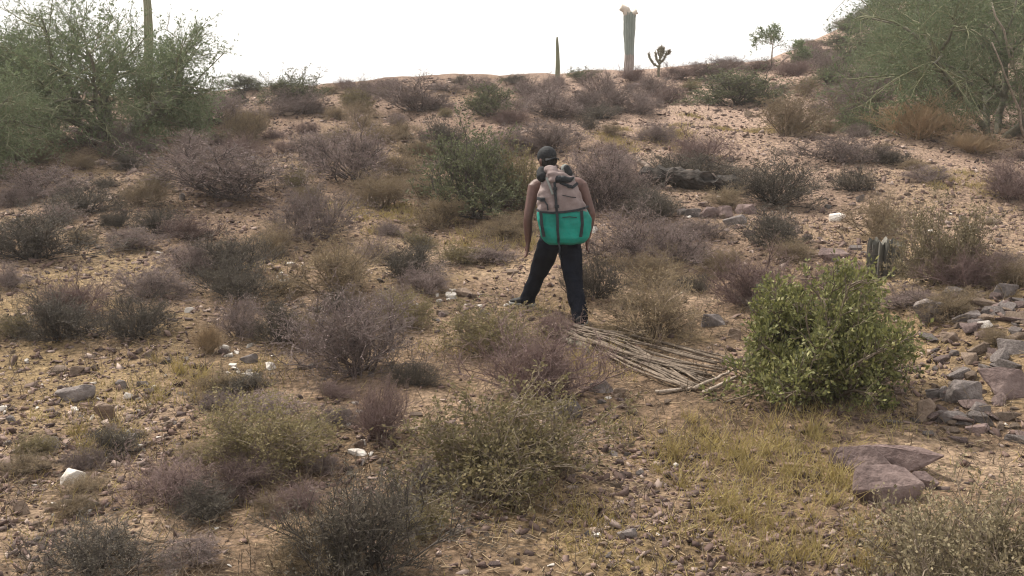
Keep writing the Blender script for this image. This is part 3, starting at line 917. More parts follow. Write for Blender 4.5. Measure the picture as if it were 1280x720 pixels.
# ------------------------------------------------------------------ grass tufts that stand on their own
r = np.random.default_rng(5)
TUFT = []
for k in range(4):
    n = 46
    b = np.stack([r.normal(0, .035, n), r.normal(0, .035, n), np.full(n, -.01)], -1)
    d = norm(np.stack([r.normal(0, .38, n), r.normal(0, .38, n), np.ones(n)], -1))
    poly = grow(b, d, r.uniform(.10, .26, n), 5, r, .12, .10)
    v, f = tubes(poly, taper(n, 5, .0024, .0007, r), 3)
    me = mesh('tuft', v, f); me.materials.append(M['grass']); TUFT.append(me)
tz = [(930, 610, 120, 60, 16), (960, 560, 90, 25, 10), (860, 560, 40, 40, 5), (1040, 660, 50, 50, 6), (745, 450, 30, 25, 7), (620, 300, 50, 14, 12), (1000, 700, 90, 15, 8), (230, 480, 50, 30, 8), (120, 560, 40, 20, 5)]
k = 0
for (px, py, sx_, sy_, nn) in tz:
    for j in range(nn):
        q = at(px + r.uniform(-sx_, sx_), py + r.uniform(-sy_, sy_))
        o = obj('grass_tuft', TUFT[k % 4], loc=q)
        s = r.uniform(.4, .85) * (1 + .03 * q[1])
        o.scale = (s, s, s * r.uniform(.7, 1.1)); o.rotation_euler = (0, 0, r.uniform(0, 6.28))
        tag(o, 'small tuft of dry yellow grass on the open soil', 'grass tuft', 'yellow grass tufts')
        k += 1


# ------------------------------------------------------------------ trees
def tree(name, label, base, seed, Hh, spread, levels, wood, leafm, n_leaf, ll=.03, lw=.010, lean=(0, 0), r0=.07, droop=.02, trunk_wood=None, trunks=5, dens=1.0):
    r = np.random.default_rng(seed)
    t = thing(name, label, 'tree', base)
    a = r.uniform(0, 2 * np.pi) + np.arange(trunks) * 2 * np.pi / trunks + r.normal(0, .3, trunks)
    out = r.uniform(.35, 1.0, trunks) * spread
    d = norm(np.stack([np.cos(a) * out + lean[0], np.sin(a) * out + lean[1], np.ones(trunks)], -1))
    b = np.stack([np.cos(a) * .10, np.sin(a) * .10, np.full(trunks, -.12)], -1)
    m0 = grow(b, d, Hh * r.uniform(.42, .6, trunks), 8, r, .16, .0)
    m1 = sprout(m0, levels[0], .3, 1.0, Hh * .36, .48, .10, 7, r, .17, droop)
    m2 = sprout(m1, levels[1], .25, 1.0, Hh * .23, .55, .10, 6, r, .16, droop)
    m3 = sprout(m2, levels[2], .15, 1.0, Hh * .13, .55, .06, 5, r, .14, droop * 1.5)
    m4 = sprout(m3, levels[3], .1, 1.0, Hh * .075, .5, .08, 3, r, .12, droop * 2)
    v, f = cat([tubes(m0, taper(len(m0), 8, r0, r0 * .45, r), 8), tubes(m1, taper(len(m1), 7, r0 * .42, r0 * .16, r), 6)])
    me = mesh('trunk', v, f, True)
    obj('trunk', me, M[trunk_wood or wood], t)
    v, f = cat([tubes(m2, taper(len(m2), 6, r0 * .17, r0 * .07, r), 4), tubes(m3, taper(len(m3), 5, r0 * .08, r0 * .04, r), 3)])
    obj('limbs', mesh('limbs', v, f), M[wood], t)
    parts = [tubes(m4, taper(len(m4), 3, r0 * .035, r0 * .018, r), 3)]
    src = np.concatenate([m4[:, i] for i in (1, 2)]); dr = np.concatenate([m4[:, 2] - m4[:, 0]] * 2)
    wgt = np.tile(np.clip(.3 + 1.7 * (perlin(m4[:, 1, 0] * 1.6 + 3, m4[:, 1, 1] * 1.6 + m4[:, 1, 2] * 1.9, seed) + .15), .03, 2), 2)
    idx = r.choice(len(src), n_leaf, p=wgt / wgt.sum())
    parts.append(leaves(src[idx] + r.normal(0, .012, (n_leaf, 3)), norm(dr[idx]), ll, lw, r, .6))
    v, f = cat(parts)
    g = np.asarray(base)
    z = H(v[:, 0] + g[0], v[:, 1] + g[1]) - g[2] + .03
    v[:, 2] = np.maximum(v[:, 2], z)
    obj('crown', mesh('crown', v, f), M[leafm], t)
    return t


b = at(140, 176)
TA = tree('spreading_tree', 'wide airy green-twigged desert tree around the tall cactus column', b, 301, 4.1, 1.3, (7, 6, 6, 6), 'bark_paloverde', 'leaf_paloverde', 72000, .058, .018, r0=.09, trunk_wood='trunk_dark', trunks=7, droop=.03)
b = at(1240, 176)
TB = tree('spreading_tree', 'large dense green tree with pale dead branches on the right shoulder', b + np.array([.3, .6, 0]), 303, 5.0, 1.25, (7, 6, 6, 7), 'bark_paloverde', 'leaf_paloverde', 64000, .062, .019, r0=.095, trunk_wood='trunk_dark', trunks=7, droop=.06)


def tree_copy(src, base, rz, sc_, label):
    c_ = src.copy(); C.objects.link(c_)
    c_.location = (base[0], base[1], float(H(base[0], base[1]))); c_.rotation_euler = (0, 0, rz); c_.scale = (sc_, sc_, sc_)
    c_['label'] = label
    for ch in list(src.children):
        k_ = ch.copy(); C.objects.link(k_); k_.parent = c_
    return c_


b = at(5, 240)
tree_copy(TB, b + np.array([-1.2, 1.2, 0]), 2.1, .58, 'low green-twigged desert tree spreading in front of the wider airy one')
b = at(1105, 135)
tree_copy(TA, b + np.array([2.0, 3.0, 0]), 1.0, .82, 'smaller bluish green tree between the large dense tree and the crest')
b = at(1240, 115)
tree_copy(TA, b + np.array([2.2, 7.5, 0]), 4.0, 1.25, 'tall green tree standing behind the large dense tree')
b = at(40, 160)
tree_copy(TB, b + np.array([-1.5, 2.5, 0]), 5.0, .62, 'green tree behind the low spreading one, its crown merging with the airy tree')
b = at(970, 82)
tree('sapling', 'thin pale-stemmed sapling with a small green crown on the skyline', b, 306, 1.7, .24, (4, 5, 5, 6), 'dead_wood', 'leaf_paloverde', 9000, .06, .03, r0=.03, trunks=2)
for (px0, py0, px1, py1, dy, rad) in [(1290, 165, 1238, 2, -.6, .035), (1285, 140, 1240, 54, -1.0, .030), (1288, 105, 1262, 55, -.8, .028)]:
    q = at(1235, 172)
    Y_ = q[1] + .6 + dy
    a_, b_ = P(px0, py0, Y_), P(px1, py1, Y_ - .4)
    a_ = np.array([a_[0], a_[1], min(a_[2], float(H(a_[0], a_[1])) + .02)])
    t_ = np.linspace(0, 1, 9)[:, None]
    pl = a_ * (1 - t_) + b_ * t_ + np.array([0, 0, .12]) * np.sin(t_ * 3.1) + r.normal(0, .025, (9, 3))
    o = obj('dead_branch', rod_mesh('dead_branch', pl[None] - a_, np.linspace(rad, rad * .45, 9)[None], 7), M['dead_wood'], loc=a_)
    tag(o, 'bare bleached dead branch leaning out of the large dense tree', 'branch', 'bleached dead branches')


# ------------------------------------------------------------------ cacti
def ribbed(rows, nribs=15, depth=.16, seg=4, seed=0, wob=.02, ctr=None):
    """pleated column: rows (z, radius)"""
    S = nribs * seg
    ang = np.arange(S) * 2 * np.pi / S
    prof = 1 - depth * (1 - np.abs(np.cos(ang * nribs / 2))) ** 1.0
    z = np.array([q[0] for q in rows]); rd = np.array([q[1] for q in rows])
    K = len(rows)
    v = np.zeros((K, S, 3))
    nzv = perlin(np.cos(ang)[None] * 2 + seed, np.sin(ang)[None] * 2 + z[:, None] * 3, seed)
    rr = rd[:, None] * prof[None] * (1 + .10 * nzv)
    cx = wob * perlin(z * 1.1 + seed, 0.5, seed + 3); cy = wob * perlin(z * 1.1 + seed, 7.5, seed + 4)
    v[..., 0] = rr * np.cos(ang) + cx[:, None]; v[..., 1] = rr * np.sin(ang) + cy[:, None]; v[..., 2] = z[:, None]
    i = np.arange(K - 1)[:, None] * S; j = np.arange(S)[None]; j2 = (j + 1) % S
    f = np.stack([i + j, i + j2, i + S + j2, i + S + j], -1).reshape(-1, 4)
    return v, f


def ribbed_obj(name, rows, mat, parent, rag=0.0, **kw):
    v, f = ribbed(rows, **kw)
    if rag:
        S = v.shape[1]
        j = perlin(np.arange(S) * .35, 0.3, 77) + .6 * perlin(np.arange(S) * .9, 4.3, 78)
        v[-1, :, 2] += rag * j; v[-2, :, 2] += rag * .5 * j
    K, S, _ = v.shape
    c = v[-1].mean(0) - np.array([0, 0, rag * 1.5])
    vv = np.concatenate([v.reshape(-1, 3), c[None]])
    me = bpy.data.meshes.new(name)
    me.from_pydata(vv.tolist(), [], f.tolist() + [((K - 1) * S + s, (K - 1) * S + (s + 1) % S, K * S) for s in range(S)])
    return obj(name, me, mat, parent)


M['cactus_teal'] = solid_mat('cactus_dead_skin', [(.15, .175, .155), (.225, .25, .225), (.30, .315, .285)], 3, 6, .8, .5, 25, 0, (1, 1, .25))
M['cactus_grey'] = solid_mat('cactus_grey_bark', [(.20, .165, .15), (.31, .265, .24), (.42, .36, .33)], 6, 7, .9, .8, 30, 0, (1, 1, .3))
M['cactus_pale'] = solid_mat('cactus_pale_rind', [(.42, .36, .30), (.56, .49, .42)], 8, 6, .9, .6, 30)
M['cactus_green'] = solid_mat('cactus_green', [(.12, .12, .075), (.19, .19, .12), (.27, .25, .17)], 4, 6, .8, .4, 30, 0, (1, 1, .3))
M['stump'] = solid_mat('stump_skin', [(.05, .047, .040), (.10, .094, .080), (.18, .168, .145)], 7, 7, .85, .8, 40, 0, (1, 1, .2))
M['cholla'] = solid_mat('cholla', [(.10, .095, .07), (.18, .17, .12), (.26, .24, .18)], 25, 6, .9, .9, 60)

# broken column on the crest
b = at(788, 101) + np.array([0, .5, 0]); b[2] = float(H(b[0], b[1]))
sc_ = b[1] / FPX
ztop = row_z(17, b[1]) - b[2]
rw = 7.0 * sc_
t = thing('dead_saguaro', 'thick broken dead cactus column on the crest with a curled pale top', 'cactus', b)
zc = ztop * .36
ribbed_obj('bark_base', [(z, rw * k_) for z, k_ in zip(np.linspace(-.2, zc, 7), [1.0, .95, .88, .86, .90, .86, .84])], M['cactus_grey'], t, .05, nribs=13, seed=3)
ribbed_obj('trunk', [(z, rw * k_) for z, k_ in zip(np.linspace(zc - .1, ztop, 10), [.80, .82, .86, .90, .96, 1.0, 1.04, 1.06, 1.10, 1.12])], M['cactus_teal'], t, .16, nribs=13, depth=.12, seed=4)
pl = np.array([[rw * .1, -.02, ztop - .25], [-rw * .3, -.05, ztop - .05], [-rw * .75, -.05, ztop + .10], [-rw * 1.15, -.05, ztop + .16], [-rw * 1.45, -.03, ztop + .06]])
obj('curled_top', rod_mesh('curled_top', pl[None], np.array([[.10, .13, .14, .15, .10]]), 10), M['cactus_pale'], t)
pl = np.array([[rw * .2, 0, ztop - .2], [rw * .6, -.02, ztop - .02], [rw * 1.02, 0, ztop + .05], [rw * 1.15, 0, ztop - .02]])
obj('torn_rim', rod_mesh('torn_rim', pl[None], np.array([[.08, .10, .10, .06]]), 8), M['cactus_pale'], t)

b = at(698, 108) + np.array([0, .8, 0]); b[2] = float(H(b[0], b[1])); sc_ = b[1] / FPX
ztop = row_z(46, b[1]) - b[2]
t = thing('young_saguaro', 'slim tapering grey green cactus column on the crest', 'cactus', b)
ribbed_obj('trunk', [(z, 3.0 * sc_ * k_) for z, k_ in zip(np.linspace(-.2, ztop, 14), [.95, 1, 1, 1, .98, .95, .92, .88, .82, .75, .68, .6, .5, .28])], M['cactus_green'], t, nribs=11, depth=.2, seed=5)

b = at(193, 165) + np.array([0, 1.6, 0]); b[0] *= (b[1] / (b[1] - 1.6)); b[2] = float(H(b[0], b[1])); sc_ = b[1] / FPX
t = thing('tall_saguaro', 'tall narrow cactus column rising out of the spreading tree', 'cactus', b)
ztop = row_z(-35, b[1]) - b[2]
ribbed_obj('trunk', [(z, 5.6 * sc_ * k_) for z, k_ in zip(np.linspace(-.2, ztop, 16), [1.1, 1.08, 1.06, 1.05, 1.04, 1.02, 1, .98, .97, .95, .92, .90, .86, .8, .65, .3])], M['cactus_green'], t, nribs=12, depth=.2, seed=6, wob=.06)

b = at(1110, 352); b[1] += .25; b[0] = (1110 - 640) / FPX * b[1]; b[2] = float(H(b[0], b[1])); sc_ = b[1] / FPX
t = thing('cactus_stump', 'dark ribbed cactus stump broken off flat beside a pale leafed bush', 'cactus', b)
ztop = row_z(302, b[1]) - b[2]
ribbed_obj('trunk', [(z, 23 * sc_ * k_) for z, k_ in zip(np.linspace(-.15, ztop, 9), [1.05, 1, .97, .97, .98, .98, 1, 1, .97])], M['stump'], t, .05, nribs=14, depth=.30, seed=8)

# cholla on the crest
b = at(826, 99) + np.array([0, .4, 0]); b[2] = float(H(b[0], b[1])); sc_ = b[1] / FPX
t = thing('cholla', 'branching cholla cactus with knobbly raised arms on the skyline', 'cactus', b)


def arm(pts, rad, name='arm'):
    p = np.array([[x_ * sc_, y_ * sc_, row_z(py_, b[1]) - b[2]] for (x_, y_, py_) in pts])
    K_ = 14
    tt = np.linspace(0, len(p) - 1, K_)
    q = np.stack([np.interp(tt, np.arange(len(p)), p[:, i]) for i in range(3)], -1)
    rd = rad * sc_ * (1 + .25 * np.sin(np.arange(K_) * 2.2)) * np.where(np.arange(K_) == K_ - 1, .5, 1)
    rd[0] *= .8
    o_ = obj(name, rod_mesh(name, q[None], rd[None] * .62, 9), M['cholla'], t)
    n_ = 150
    i_ = r.integers(3, K_, n_)
    dr_ = norm(rand_dirs(n_, r) + np.array([0, 0, .5]))
    sp_ = q[i_][:, None] + dr_[:, None] * (r.uniform(1.6, 4.2, n_)[:, None, None] * sc_ * np.array([0, .5, 1.0])[None, :, None])
    v_, f_ = tubes(sp_, taper(n_, 3, .30 * sc_, .10 * sc_, r), 3)
    obj('spines', mesh('spines', v_, f_), M['leaf_tan'], o_)
    return o_


arm([(0, 0, 104), (-1, 0, 88), (1, 0, 76)], 2.4, 'trunk')
arm([(0, 0, 84), (-7, 1, 80), (-12, 1, 72), (-13, 1, 67)], 2.2)
arm([(0, 0, 80), (-4, -1, 74), (-5, -1, 66)], 2.2)
arm([(0, 0, 76), (2, 1, 68), (2, 1, 58)], 2.5)
arm([(0, 0, 80), (6, 1, 74), (9, 1, 65)], 2.0)
arm([(1, 0, 72), (-2, -2, 66), (-1, -2, 61)], 1.9)
arm([(2, 0, 72), (5, 2, 66), (5, 2, 60)], 1.9)
arm([(8, 1, 69), (12, 1, 67), (12, 1, 63)], 1.4)

# ------------------------------------------------------------------ fallen log
r = np.random.default_rng(77)
M['charred'] = solid_mat('charred_bark', [(.014, .012, .011), (.032, .027, .024), (.08, .065, .056)], 10, 8, .9, 1.0, 30, 0, (.4, 1, 1))
M['bare_log'] = solid_mat('bare_log_wood', [(.12, .09, .072), (.20, .155, .128), (.28, .23, .19)], 10, 7, .9, .8, 30, 0, (.3, 1, 1))
a_, b_ = at(800, 232), at(926, 243)
t = thing('fallen_log', 'dark rotting log lying across the slope above the rock pile', 'log', a_)
tt = np.linspace(0, 1, 22)[:, None]
pl = a_ * (1 - tt) + b_ * tt
pl[:, 2] = H(pl[:, 0], pl[:, 1]) + .14 + .05 * np.sin(tt[:, 0] * 5)
rd = .155 * (1 + .25 * perlin(np.arange(22) * .5, 0.2, 9)) * np.concatenate([[.6], np.ones(20), [.7]])
me = rod_mesh('log_body', (pl - a_)[None], rd[None], 16, False)
vv = np.array([q.co[:] for q in me.vertices]); vv += norm(vv) * 0 + .07 * np.stack([perlin(vv[:, 0] * 6 + k_ * 9, vv[:, 2] * 9 + vv[:, 1] * 7, k_) for k_ in (1, 2, 3)], -1)
me.vertices.foreach_set('co', vv.ravel().astype(np.float32))
obj('log_body', me, M['charred'], t)
for (s0, e0) in [((.45, .0, .22), (.95, -.35, .10)), ((.15, .05, .25), (.0, .25, .42)), ((.8, .1, .2), (1.35, .3, .10))]:
    p0, p1 = np.array(s0), np.array(e0)
    q = p0 + (p1 - p0) * np.linspace(0, 1, 8)[:, None] + r.normal(0, .02, (8, 3))
    obj('limb', rod_mesh('limb', q[None], np.linspace(.06, .03, 8)[None], 8), M['bare_log'], t)

# ------------------------------------------------------------------ fanned poles
r = np.random.default_rng(42)
lefts = [(706, 414), (709, 416), (712, 417), (714, 420), (717, 421), (720, 424), (712, 421), (722, 427), (728, 425), (735, 429), (716, 415), (724, 419), (718, 428), (742, 432), (730, 421), (738, 424), (748, 428), (705, 419), (712, 427), (750, 433), (726, 430), (733, 418)]
rights = [(860, 487), (866, 486), (872, 483), (877, 482), (882, 479), (886, 476), (889, 474), (893, 471), (897, 468), (901, 466), (905, 463), (908, 461), (862, 484), (890, 469), (912, 459), (905, 457), (900, 462), (868, 488), (858, 488), (884, 473), (874, 480), (914, 456)]
lefts = lefts + [(a_ + 5, b_ + 1) for a_, b_ in lefts[:5]]
rights = rights + [(a_ - 4, b_ + 2) for a_, b_ in rights[4::-1]]
for i, ((ax, ay), (bx, by)) in enumerate(zip(lefts, rights)):
    a_, b_ = at(ax + r.normal(-5, 6), ay + r.normal(0, 3)), at(bx + r.normal(4, 9), by + r.normal(0, 4))
    K_ = 16
    tt = np.linspace(0, 1, K_)[:, None]
    side = np.array([-(b_ - a_)[1], (b_ - a_)[0], 0]); side /= np.linalg.norm(side)
    pl = a_ * (1 - tt) + b_ * tt + side * (r.normal(0, .06) * np.sin(tt * 3.14) + r.normal(0, .025) * np.sin(tt * 6.3))
    rad = r.uniform(.006, .0155)
    g = H(pl[:, 0], pl[:, 1])
    line = np.linspace(g[0], g[-1], K_)
    up = max(0, (g - line).max())
    pl[:, 2] = np.maximum(line + up * .6, g) + rad * .8 + (i % 4) * .022 * (1 - tt[:, 0] * .8)
    o = obj('pole', rod_mesh('pole', (pl - a_)[None], (rad * np.linspace(1.0, .75, K_) * (1 + .12 * r.normal(size=K_)))[None], 7), M['pole'], loc=a_)
    tag(o, 'long thin grey brown pole in the fan laid on the ground by the hiker', 'pole', 'poles laid in a fan')
for i, (p0, p1, rad, lab) in enumerate([((868, 496), (918, 470), .014, 'short pale thick stick laid across the ends of the fanned poles'),
                                        ((880, 500), (920, 480), .016, 'short bleached stick with flat end beneath the pale thick one'),
                                        ((819, 494), (876, 488), .014, 'thin whitish stick pointing away from the fanned poles'),
                                        ((745, 416), (792, 434), .012, 'crooked dark stick lying behind the fanned poles'),
                                        ((700, 426), (738, 446), .030, 'thick dark stick under the converging ends of the poles')]):
    a_, b_ = at(*p0), at(*p1)
    tt = np.linspace(0, 1, 10)[:, None]
    pl = a_ * (1 - tt) + b_ * tt
    pl[:, :2] += r.normal(0, .003 if i < 3 else .02, (10, 2))
    pl[:, 2] = H(pl[:, 0], pl[:, 1]).max() * .4 + H(pl[:, 0], pl[:, 1]) * .6 + rad * .9 + (.04 if i < 2 else 0)
    o = obj('stick', rod_mesh('stick', (pl - a_)[None], np.linspace(rad, rad * .75, 10)[None], 8), M['dead_wood'] if i < 3 else M['trunk_dark'], loc=a_)
    tag(o, lab, 'stick')
# ------------------------------------------------------------------ the hiker
M['skin'] = solid_mat('skin', [(.080, .040, .033), (.125, .066, .056)], 14, 4, .55, .15, 90, 0, (1, 1, 1), .4)
M['trousers'] = solid_mat('trousers_cloth', [(.005, .006, .010), (.010, .012, .019)], 10, 5, .95, .5, 25, 0, (1, 1, 1), .05)
M['shirt'] = solid_mat('shirt_cloth', [(.30, .31, .27), (.40, .41, .36)], 10, 4, .9, .4, 40)
M['black_cloth'] = solid_mat('black_cloth', [(.010, .011, .013), (.020, .021, .024)], 20, 4, .8, .4, 60)
M['hair'] = solid_mat('hair', [(.008, .007, .006), (.02, .017, .015)], 60, 4, .7, .8, 120)
M['shoe'] = solid_mat('shoe_upper', [(.010, .010, .011), (.028, .027, .027)], 25, 4, .7, .4, 60)
M['sole'] = solid_mat('shoe_sole', [(.16, .155, .145), (.26, .25, .235)], 20, 4, .7)
M['pack_beige'] = solid_mat('pack_beige', [(.135, .102, .097), (.195, .15, .145), (.25, .20, .192)], 7, 5, .85, .5, 22)
M['pack_teal'] = solid_mat('pack_teal', [(.006, .135, .106), (.008, .195, .155), (.012, .245, .195)], 5, 4, .7, .4, 18)
M['webbing'] = solid_mat('webbing', [(.012, .014, .018), (.025, .028, .033)], 40, 3, .7)
M['pack_grey'] = solid_mat('pack_grey', [(.13, .14, .135), (.22, .23, .215)], 12, 4, .85, .4, 30)
M['eye'] = solid_mat('eye', [(.02, .015, .012), (.05, .03, .02)], 5, 2, .2)


def loft(rings, S=20, p=2.0):
    """closed loft; ring = (centre, half-vector a, half-vector b); p: superellipse power"""
    ang = np.arange(S) * 2 * np.pi / S
    ca, sa = np.cos(ang), np.sin(ang)
    ca = np.sign(ca) * np.abs(ca) ** (2 / p); sa = np.sign(sa) * np.abs(sa) ** (2 / p)
    v = [np.asarray(c)[None] + ca[:, None] * np.asarray(a)[None] + sa[:, None] * np.asarray(b_)[None] for (c, a, b_) in rings]
    K_ = len(rings)
    V = np.concatenate(v + [np.asarray(rings[0][0])[None], np.asarray(rings[-1][0])[None]])
    F = []
    for i in range(K_ - 1):
        for s in range(S):
            s2 = (s + 1) % S
            F.append((i * S + s, i * S + s2, (i + 1) * S + s2, (i + 1) * S + s))
    for s in range(S):
        F.append(((s + 1) % S, s, K_ * S)); F.append(((K_ - 1) * S + s, (K_ - 1) * S + (s + 1) % S, K_ * S + 1))
    return V, F


def limb(pts, rad, S=14, flat=None):
    """rounded limb through joints, radius per joint (smoothly interpolated)"""
    pts = np.asarray(pts, float); k = len(pts)
    tt = np.linspace(0, k - 1, (k - 1) * 5 + 1)
    q = np.stack([np.interp(tt, np.arange(k), pts[:, i]) for i in range(3)], -1)
    rd = np.interp(tt, np.arange(k), rad)
    for _ in range(2):
        q[1:-1] = (q[:-2] + 2 * q[1:-1] + q[2:]) / 4
    tg = norm(np.gradient(q, axis=0))
    rings = []
    ref = np.array([1., 0, 0])
    for c, t_, r_ in zip(q, tg, rd):
        b_ = norm(np.cross(t_, ref)); a_ = np.cross(b_, t_)
        rings.append((c, a_ * r_, b_ * r_ * (flat or 1)))
    e0, e1 = rings[0], rings[-1]
    rings = [(e0[0] - tg[0] * rd[0] * .7, e0[1] * .55, e0[2] * .55)] + rings + [(e1[0] + tg[-1] * rd[-1] * .7, e1[1] * .55, e1[2] * .55)]
    return loft(rings, S)


def ball(c, rx, ry, rz, M3=None, S=20):
    rings = []
    Mx = np.eye(3) if M3 is None else M3
    for t_ in np.linspace(-.97, .97, 11):
        k = math.sqrt(1 - t_ * t_)
        rings.append((np.asarray(c) + Mx @ np.array([0, 0, t_ * rz]), Mx @ np.array([rx * k, 0, 0]), Mx @ np.array([0, ry * k, 0])))
    return loft(rings, S)


def fuse(name, pieces, voxel, mat, parent, origin, smooth=4, noise=0.0, nscale=12.0):
    """voxel-union of closed pieces into one continuous skin"""
    V, F, n0 = [], [], 0
    for v, f in pieces:
        V += [tuple(q) for q in (np.asarray(v) - origin)]; F += [tuple(int(i) + n0 for i in q) for q in f]; n0 += len(v)
    me = bpy.data.meshes.new(name); me.from_pydata(V, [], F); me.update()
    o = bpy.data.objects.new(name, me); C.objects.link(o)
    md = o.modifiers.new('remesh', 'REMESH'); md.mode = 'VOXEL'; md.voxel_size = voxel; md.use_smooth_shade = True
    if smooth:
        sm = o.modifiers.new('smooth', 'SMOOTH'); sm.iterations = smooth; sm.factor = .5
    dg = bpy.context.evaluated_depsgraph_get()
    out = bpy.data.meshes.new_from_object(o.evaluated_get(dg))
    bpy.data.objects.remove(o); bpy.data.meshes.remove(me)
    out.name = name
    if noise:
        k = len(out.vertices)
        co = np.zeros(k * 3, np.float32); out.vertices.foreach_get('co', co); co = co.reshape(-1, 3)
        nr_ = np.zeros(k * 3, np.float32); out.vertices.foreach_get('normal', nr_); nr_ = nr_.reshape(-1, 3)
        d_ = perlin(co[:, 0] * nscale + co[:, 1] * 5, co[:, 2] * nscale * .7 + co[:, 0] * 6, 3) + .6 * perlin(co[:, 0] * nscale * .6 + 9, co[:, 2] * nscale * 2 + co[:, 1] * 8, 4)
        out.vertices.foreach_set('co', (co + nr_ * (noise * d_)[:, None]).ravel())
    out.materials.clear(); out.materials.append(mat)
    out.polygons.foreach_set('use_smooth', np.ones(len(out.polygons), bool))
    return obj(name, out, None, parent)


def raw(name, vf, mat, parent, origin, smooth=True):
    me = bpy.data.meshes.new(name)
    me.from_pydata((np.asarray(vf[0]) - origin).tolist(), [], [tuple(int(i) for i in q) for q in vf[1]])
    if smooth:
        me.polygons.foreach_set('use_smooth', np.ones(len(me.polygons), bool))
    return obj(name, me, mat, parent)


fr = at(726, 409); fl = at(659, 384)
Y0 = .5 * (fr[1] + fl[1])
ORG = np.array([(697 - 640) / FPX * Y0, Y0, float(H((697 - 640) / FPX * Y0, Y0))])
man = thing('person', 'hiker seen from behind in black cap, sleeveless top and dark trousers, walking uphill', 'person', ORG)
X1, Y1, Z1 = np.eye(3)
pel = P(699, 298, Y0); wst = P(698, 278, Y0 + .01); chs = P(696, 243, Y0 + .05); shc = P(696, 228, Y0 + .07); nck = P(691, 217, Y0 + .11); hd = P(684, 200, Y0 + .14)
shL, shR = P(668, 233, Y0 + .05), P(726, 231, Y0 + .05)
elL, elR = P(660, 271, Y0 - .01), P(739, 266, Y0 + .02)
wrL, wrR = P(660, 302, Y0 + .05), P(735, 295, Y0 + .08)
hpL, hpR = P(688, 305, Y0), P(712, 305, Y0)
ankR = fr + np.array([0, .03, .10]); ankL = fl + np.array([0, .02, .10])
knL = P(672, 343, .5 * (Y0 + ankL[1]) + .10); knR = P(717, 352, .5 * (Y0 + ankR[1]) + .07)

# head frame: turned to the left and bowed
ca_, sa_ = math.cos(R(32)), math.sin(R(32))
Rz_ = np.array([[ca_, -sa_, 0], [sa_, ca_, 0], [0, 0, 1]])
cp_, sp_ = math.cos(R(-16)), math.sin(R(-16))
Rx_ = np.array([[1, 0, 0], [0, cp_, -sp_], [0, sp_, cp_]])
HM = Rz_ @ Rx_


def hp(x_, y_, z_):
    return hd + HM @ np.array([x_, y_, z_])


def hand(wr, tip, s, curl):
    """palm and five unequal curled fingers; s = +1 thumb towards +X... pointing forward"""
    d = norm(tip - wr)
    f_ = np.array([0, 1., 0]) - d * d[1]; f_ = norm(f_)      # forward edge (thumb side)
    n_ = np.cross(d, f_) * s                                  # palm normal towards the thigh
    out = [loft([(wr + d * k_, f_ * a_, n_ * b_) for k_, a_, b_ in [(-.03, .028, .022), (.01, .032, .021), (.05, .045, .020), (.085, .050, .018), (.10, .044, .013)]], 14)]
    for j, (off, ln) in enumerate([(.038, .076), (.013, .086), (-.013, .080), (-.038, .062)]):
        p_ = wr + d * .085 + f_ * off
        pts = [p_]
        for kk, fr_ in enumerate((.45, .30, .25)):
            a_ = curl * (kk + .6)
            p_ = p_ + (d * math.cos(a_) + n_ * math.sin(a_)) * ln * fr_
            pts.append(p_)
        out.append(limb(pts, [.0120, .0115, .0110, .0095], 8))
    p_ = wr + d * .025 + f_ * .026
    out.append(limb([p_, p_ + d * .03 + f_ * .022 + n_ * .006, p_ + d * .060 + f_ * .028 + n_ * .014, p_ + d * .083 + f_ * .026 + n_ * .020], [.015, .013, .012, .010], 8))
    return out


tipL, tipR = P(659, 321, Y0 + .09), P(732, 312, Y0 + .13)
body = [
    loft([(pel - Z1 * .06, X1 * .13, Y1 * .095), (pel, X1 * .165, Y1 * .115), (wst, X1 * .145, Y1 * .10), ((wst + chs) / 2, X1 * .155, Y1 * .105), (chs, X1 * .175, Y1 * .115),
          (shc - Z1 * .01, X1 * .165, Y1 * .10), (shc + Z1 * .035, X1 * .12, Y1 * .075), (nck - Z1 * .01, X1 * .066, Y1 * .062), (nck + (hd - nck) * .4, X1 * .056, Y1 * .058)], 24),
    limb([nck - Z1 * .03, nck + Z1 * .03, hd - Z1 * .04], [.062, .056, .056]),
    ball(hp(0, 0, .012), .076, .095, .108, HM), ball(hp(0, .035, -.055), .058, .058, .062, HM),
    ball(hp(0, .10, -.018), .015, .022, .026, HM), ball(hp(0, .088, .018), .048, .014, .012, HM), ball(hp(0, .090, -.058), .026, .012, .012, HM),
    ball(hp(-.078, -.005, -.01), .010, .022, .032, HM), ball(hp(.078, -.005, -.01), .010, .022, .032, HM),
    limb([shc + np.array([-.10, 0, -.01]), shL + np.array([.01, 0, .0])], [.075, .066]), limb([shc + np.array([.10, 0, -.01]), shR + np.array([-.01, 0, 0])], [.075, .066]),
    limb([shL, shL * .62 + elL * .38, elL, elL * .6 + wrL * .4, wrL], [.062, .055, .043, .043, .028]),
    limb([shR, shR * .62 + elR * .38, elR, elR * .6 + wrR * .4, wrR], [.062, .055, .043, .043, .028]),
    limb([hpL, hpL * .5 + knL * .5, knL, knL * .6 + ankL * .4, ankL], [.085, .078, .055, .054, .038]),
    limb([hpR, hpR * .5 + knR * .5, knR, knR * .6 + ankR * .4, ankR], [.085, .078, .055, .054, .038]),
] + hand(wrL, tipL, -1, .22) + hand(wrR, tipR, 1, .3)
fuse('body', body, .0078, M['skin'], man, ORG, 3)
for s in (-1, 1):
    raw('eye', ball(hp(s * .031, .083, .004), .012, .012, .010, HM), M['eye'], man, ORG)

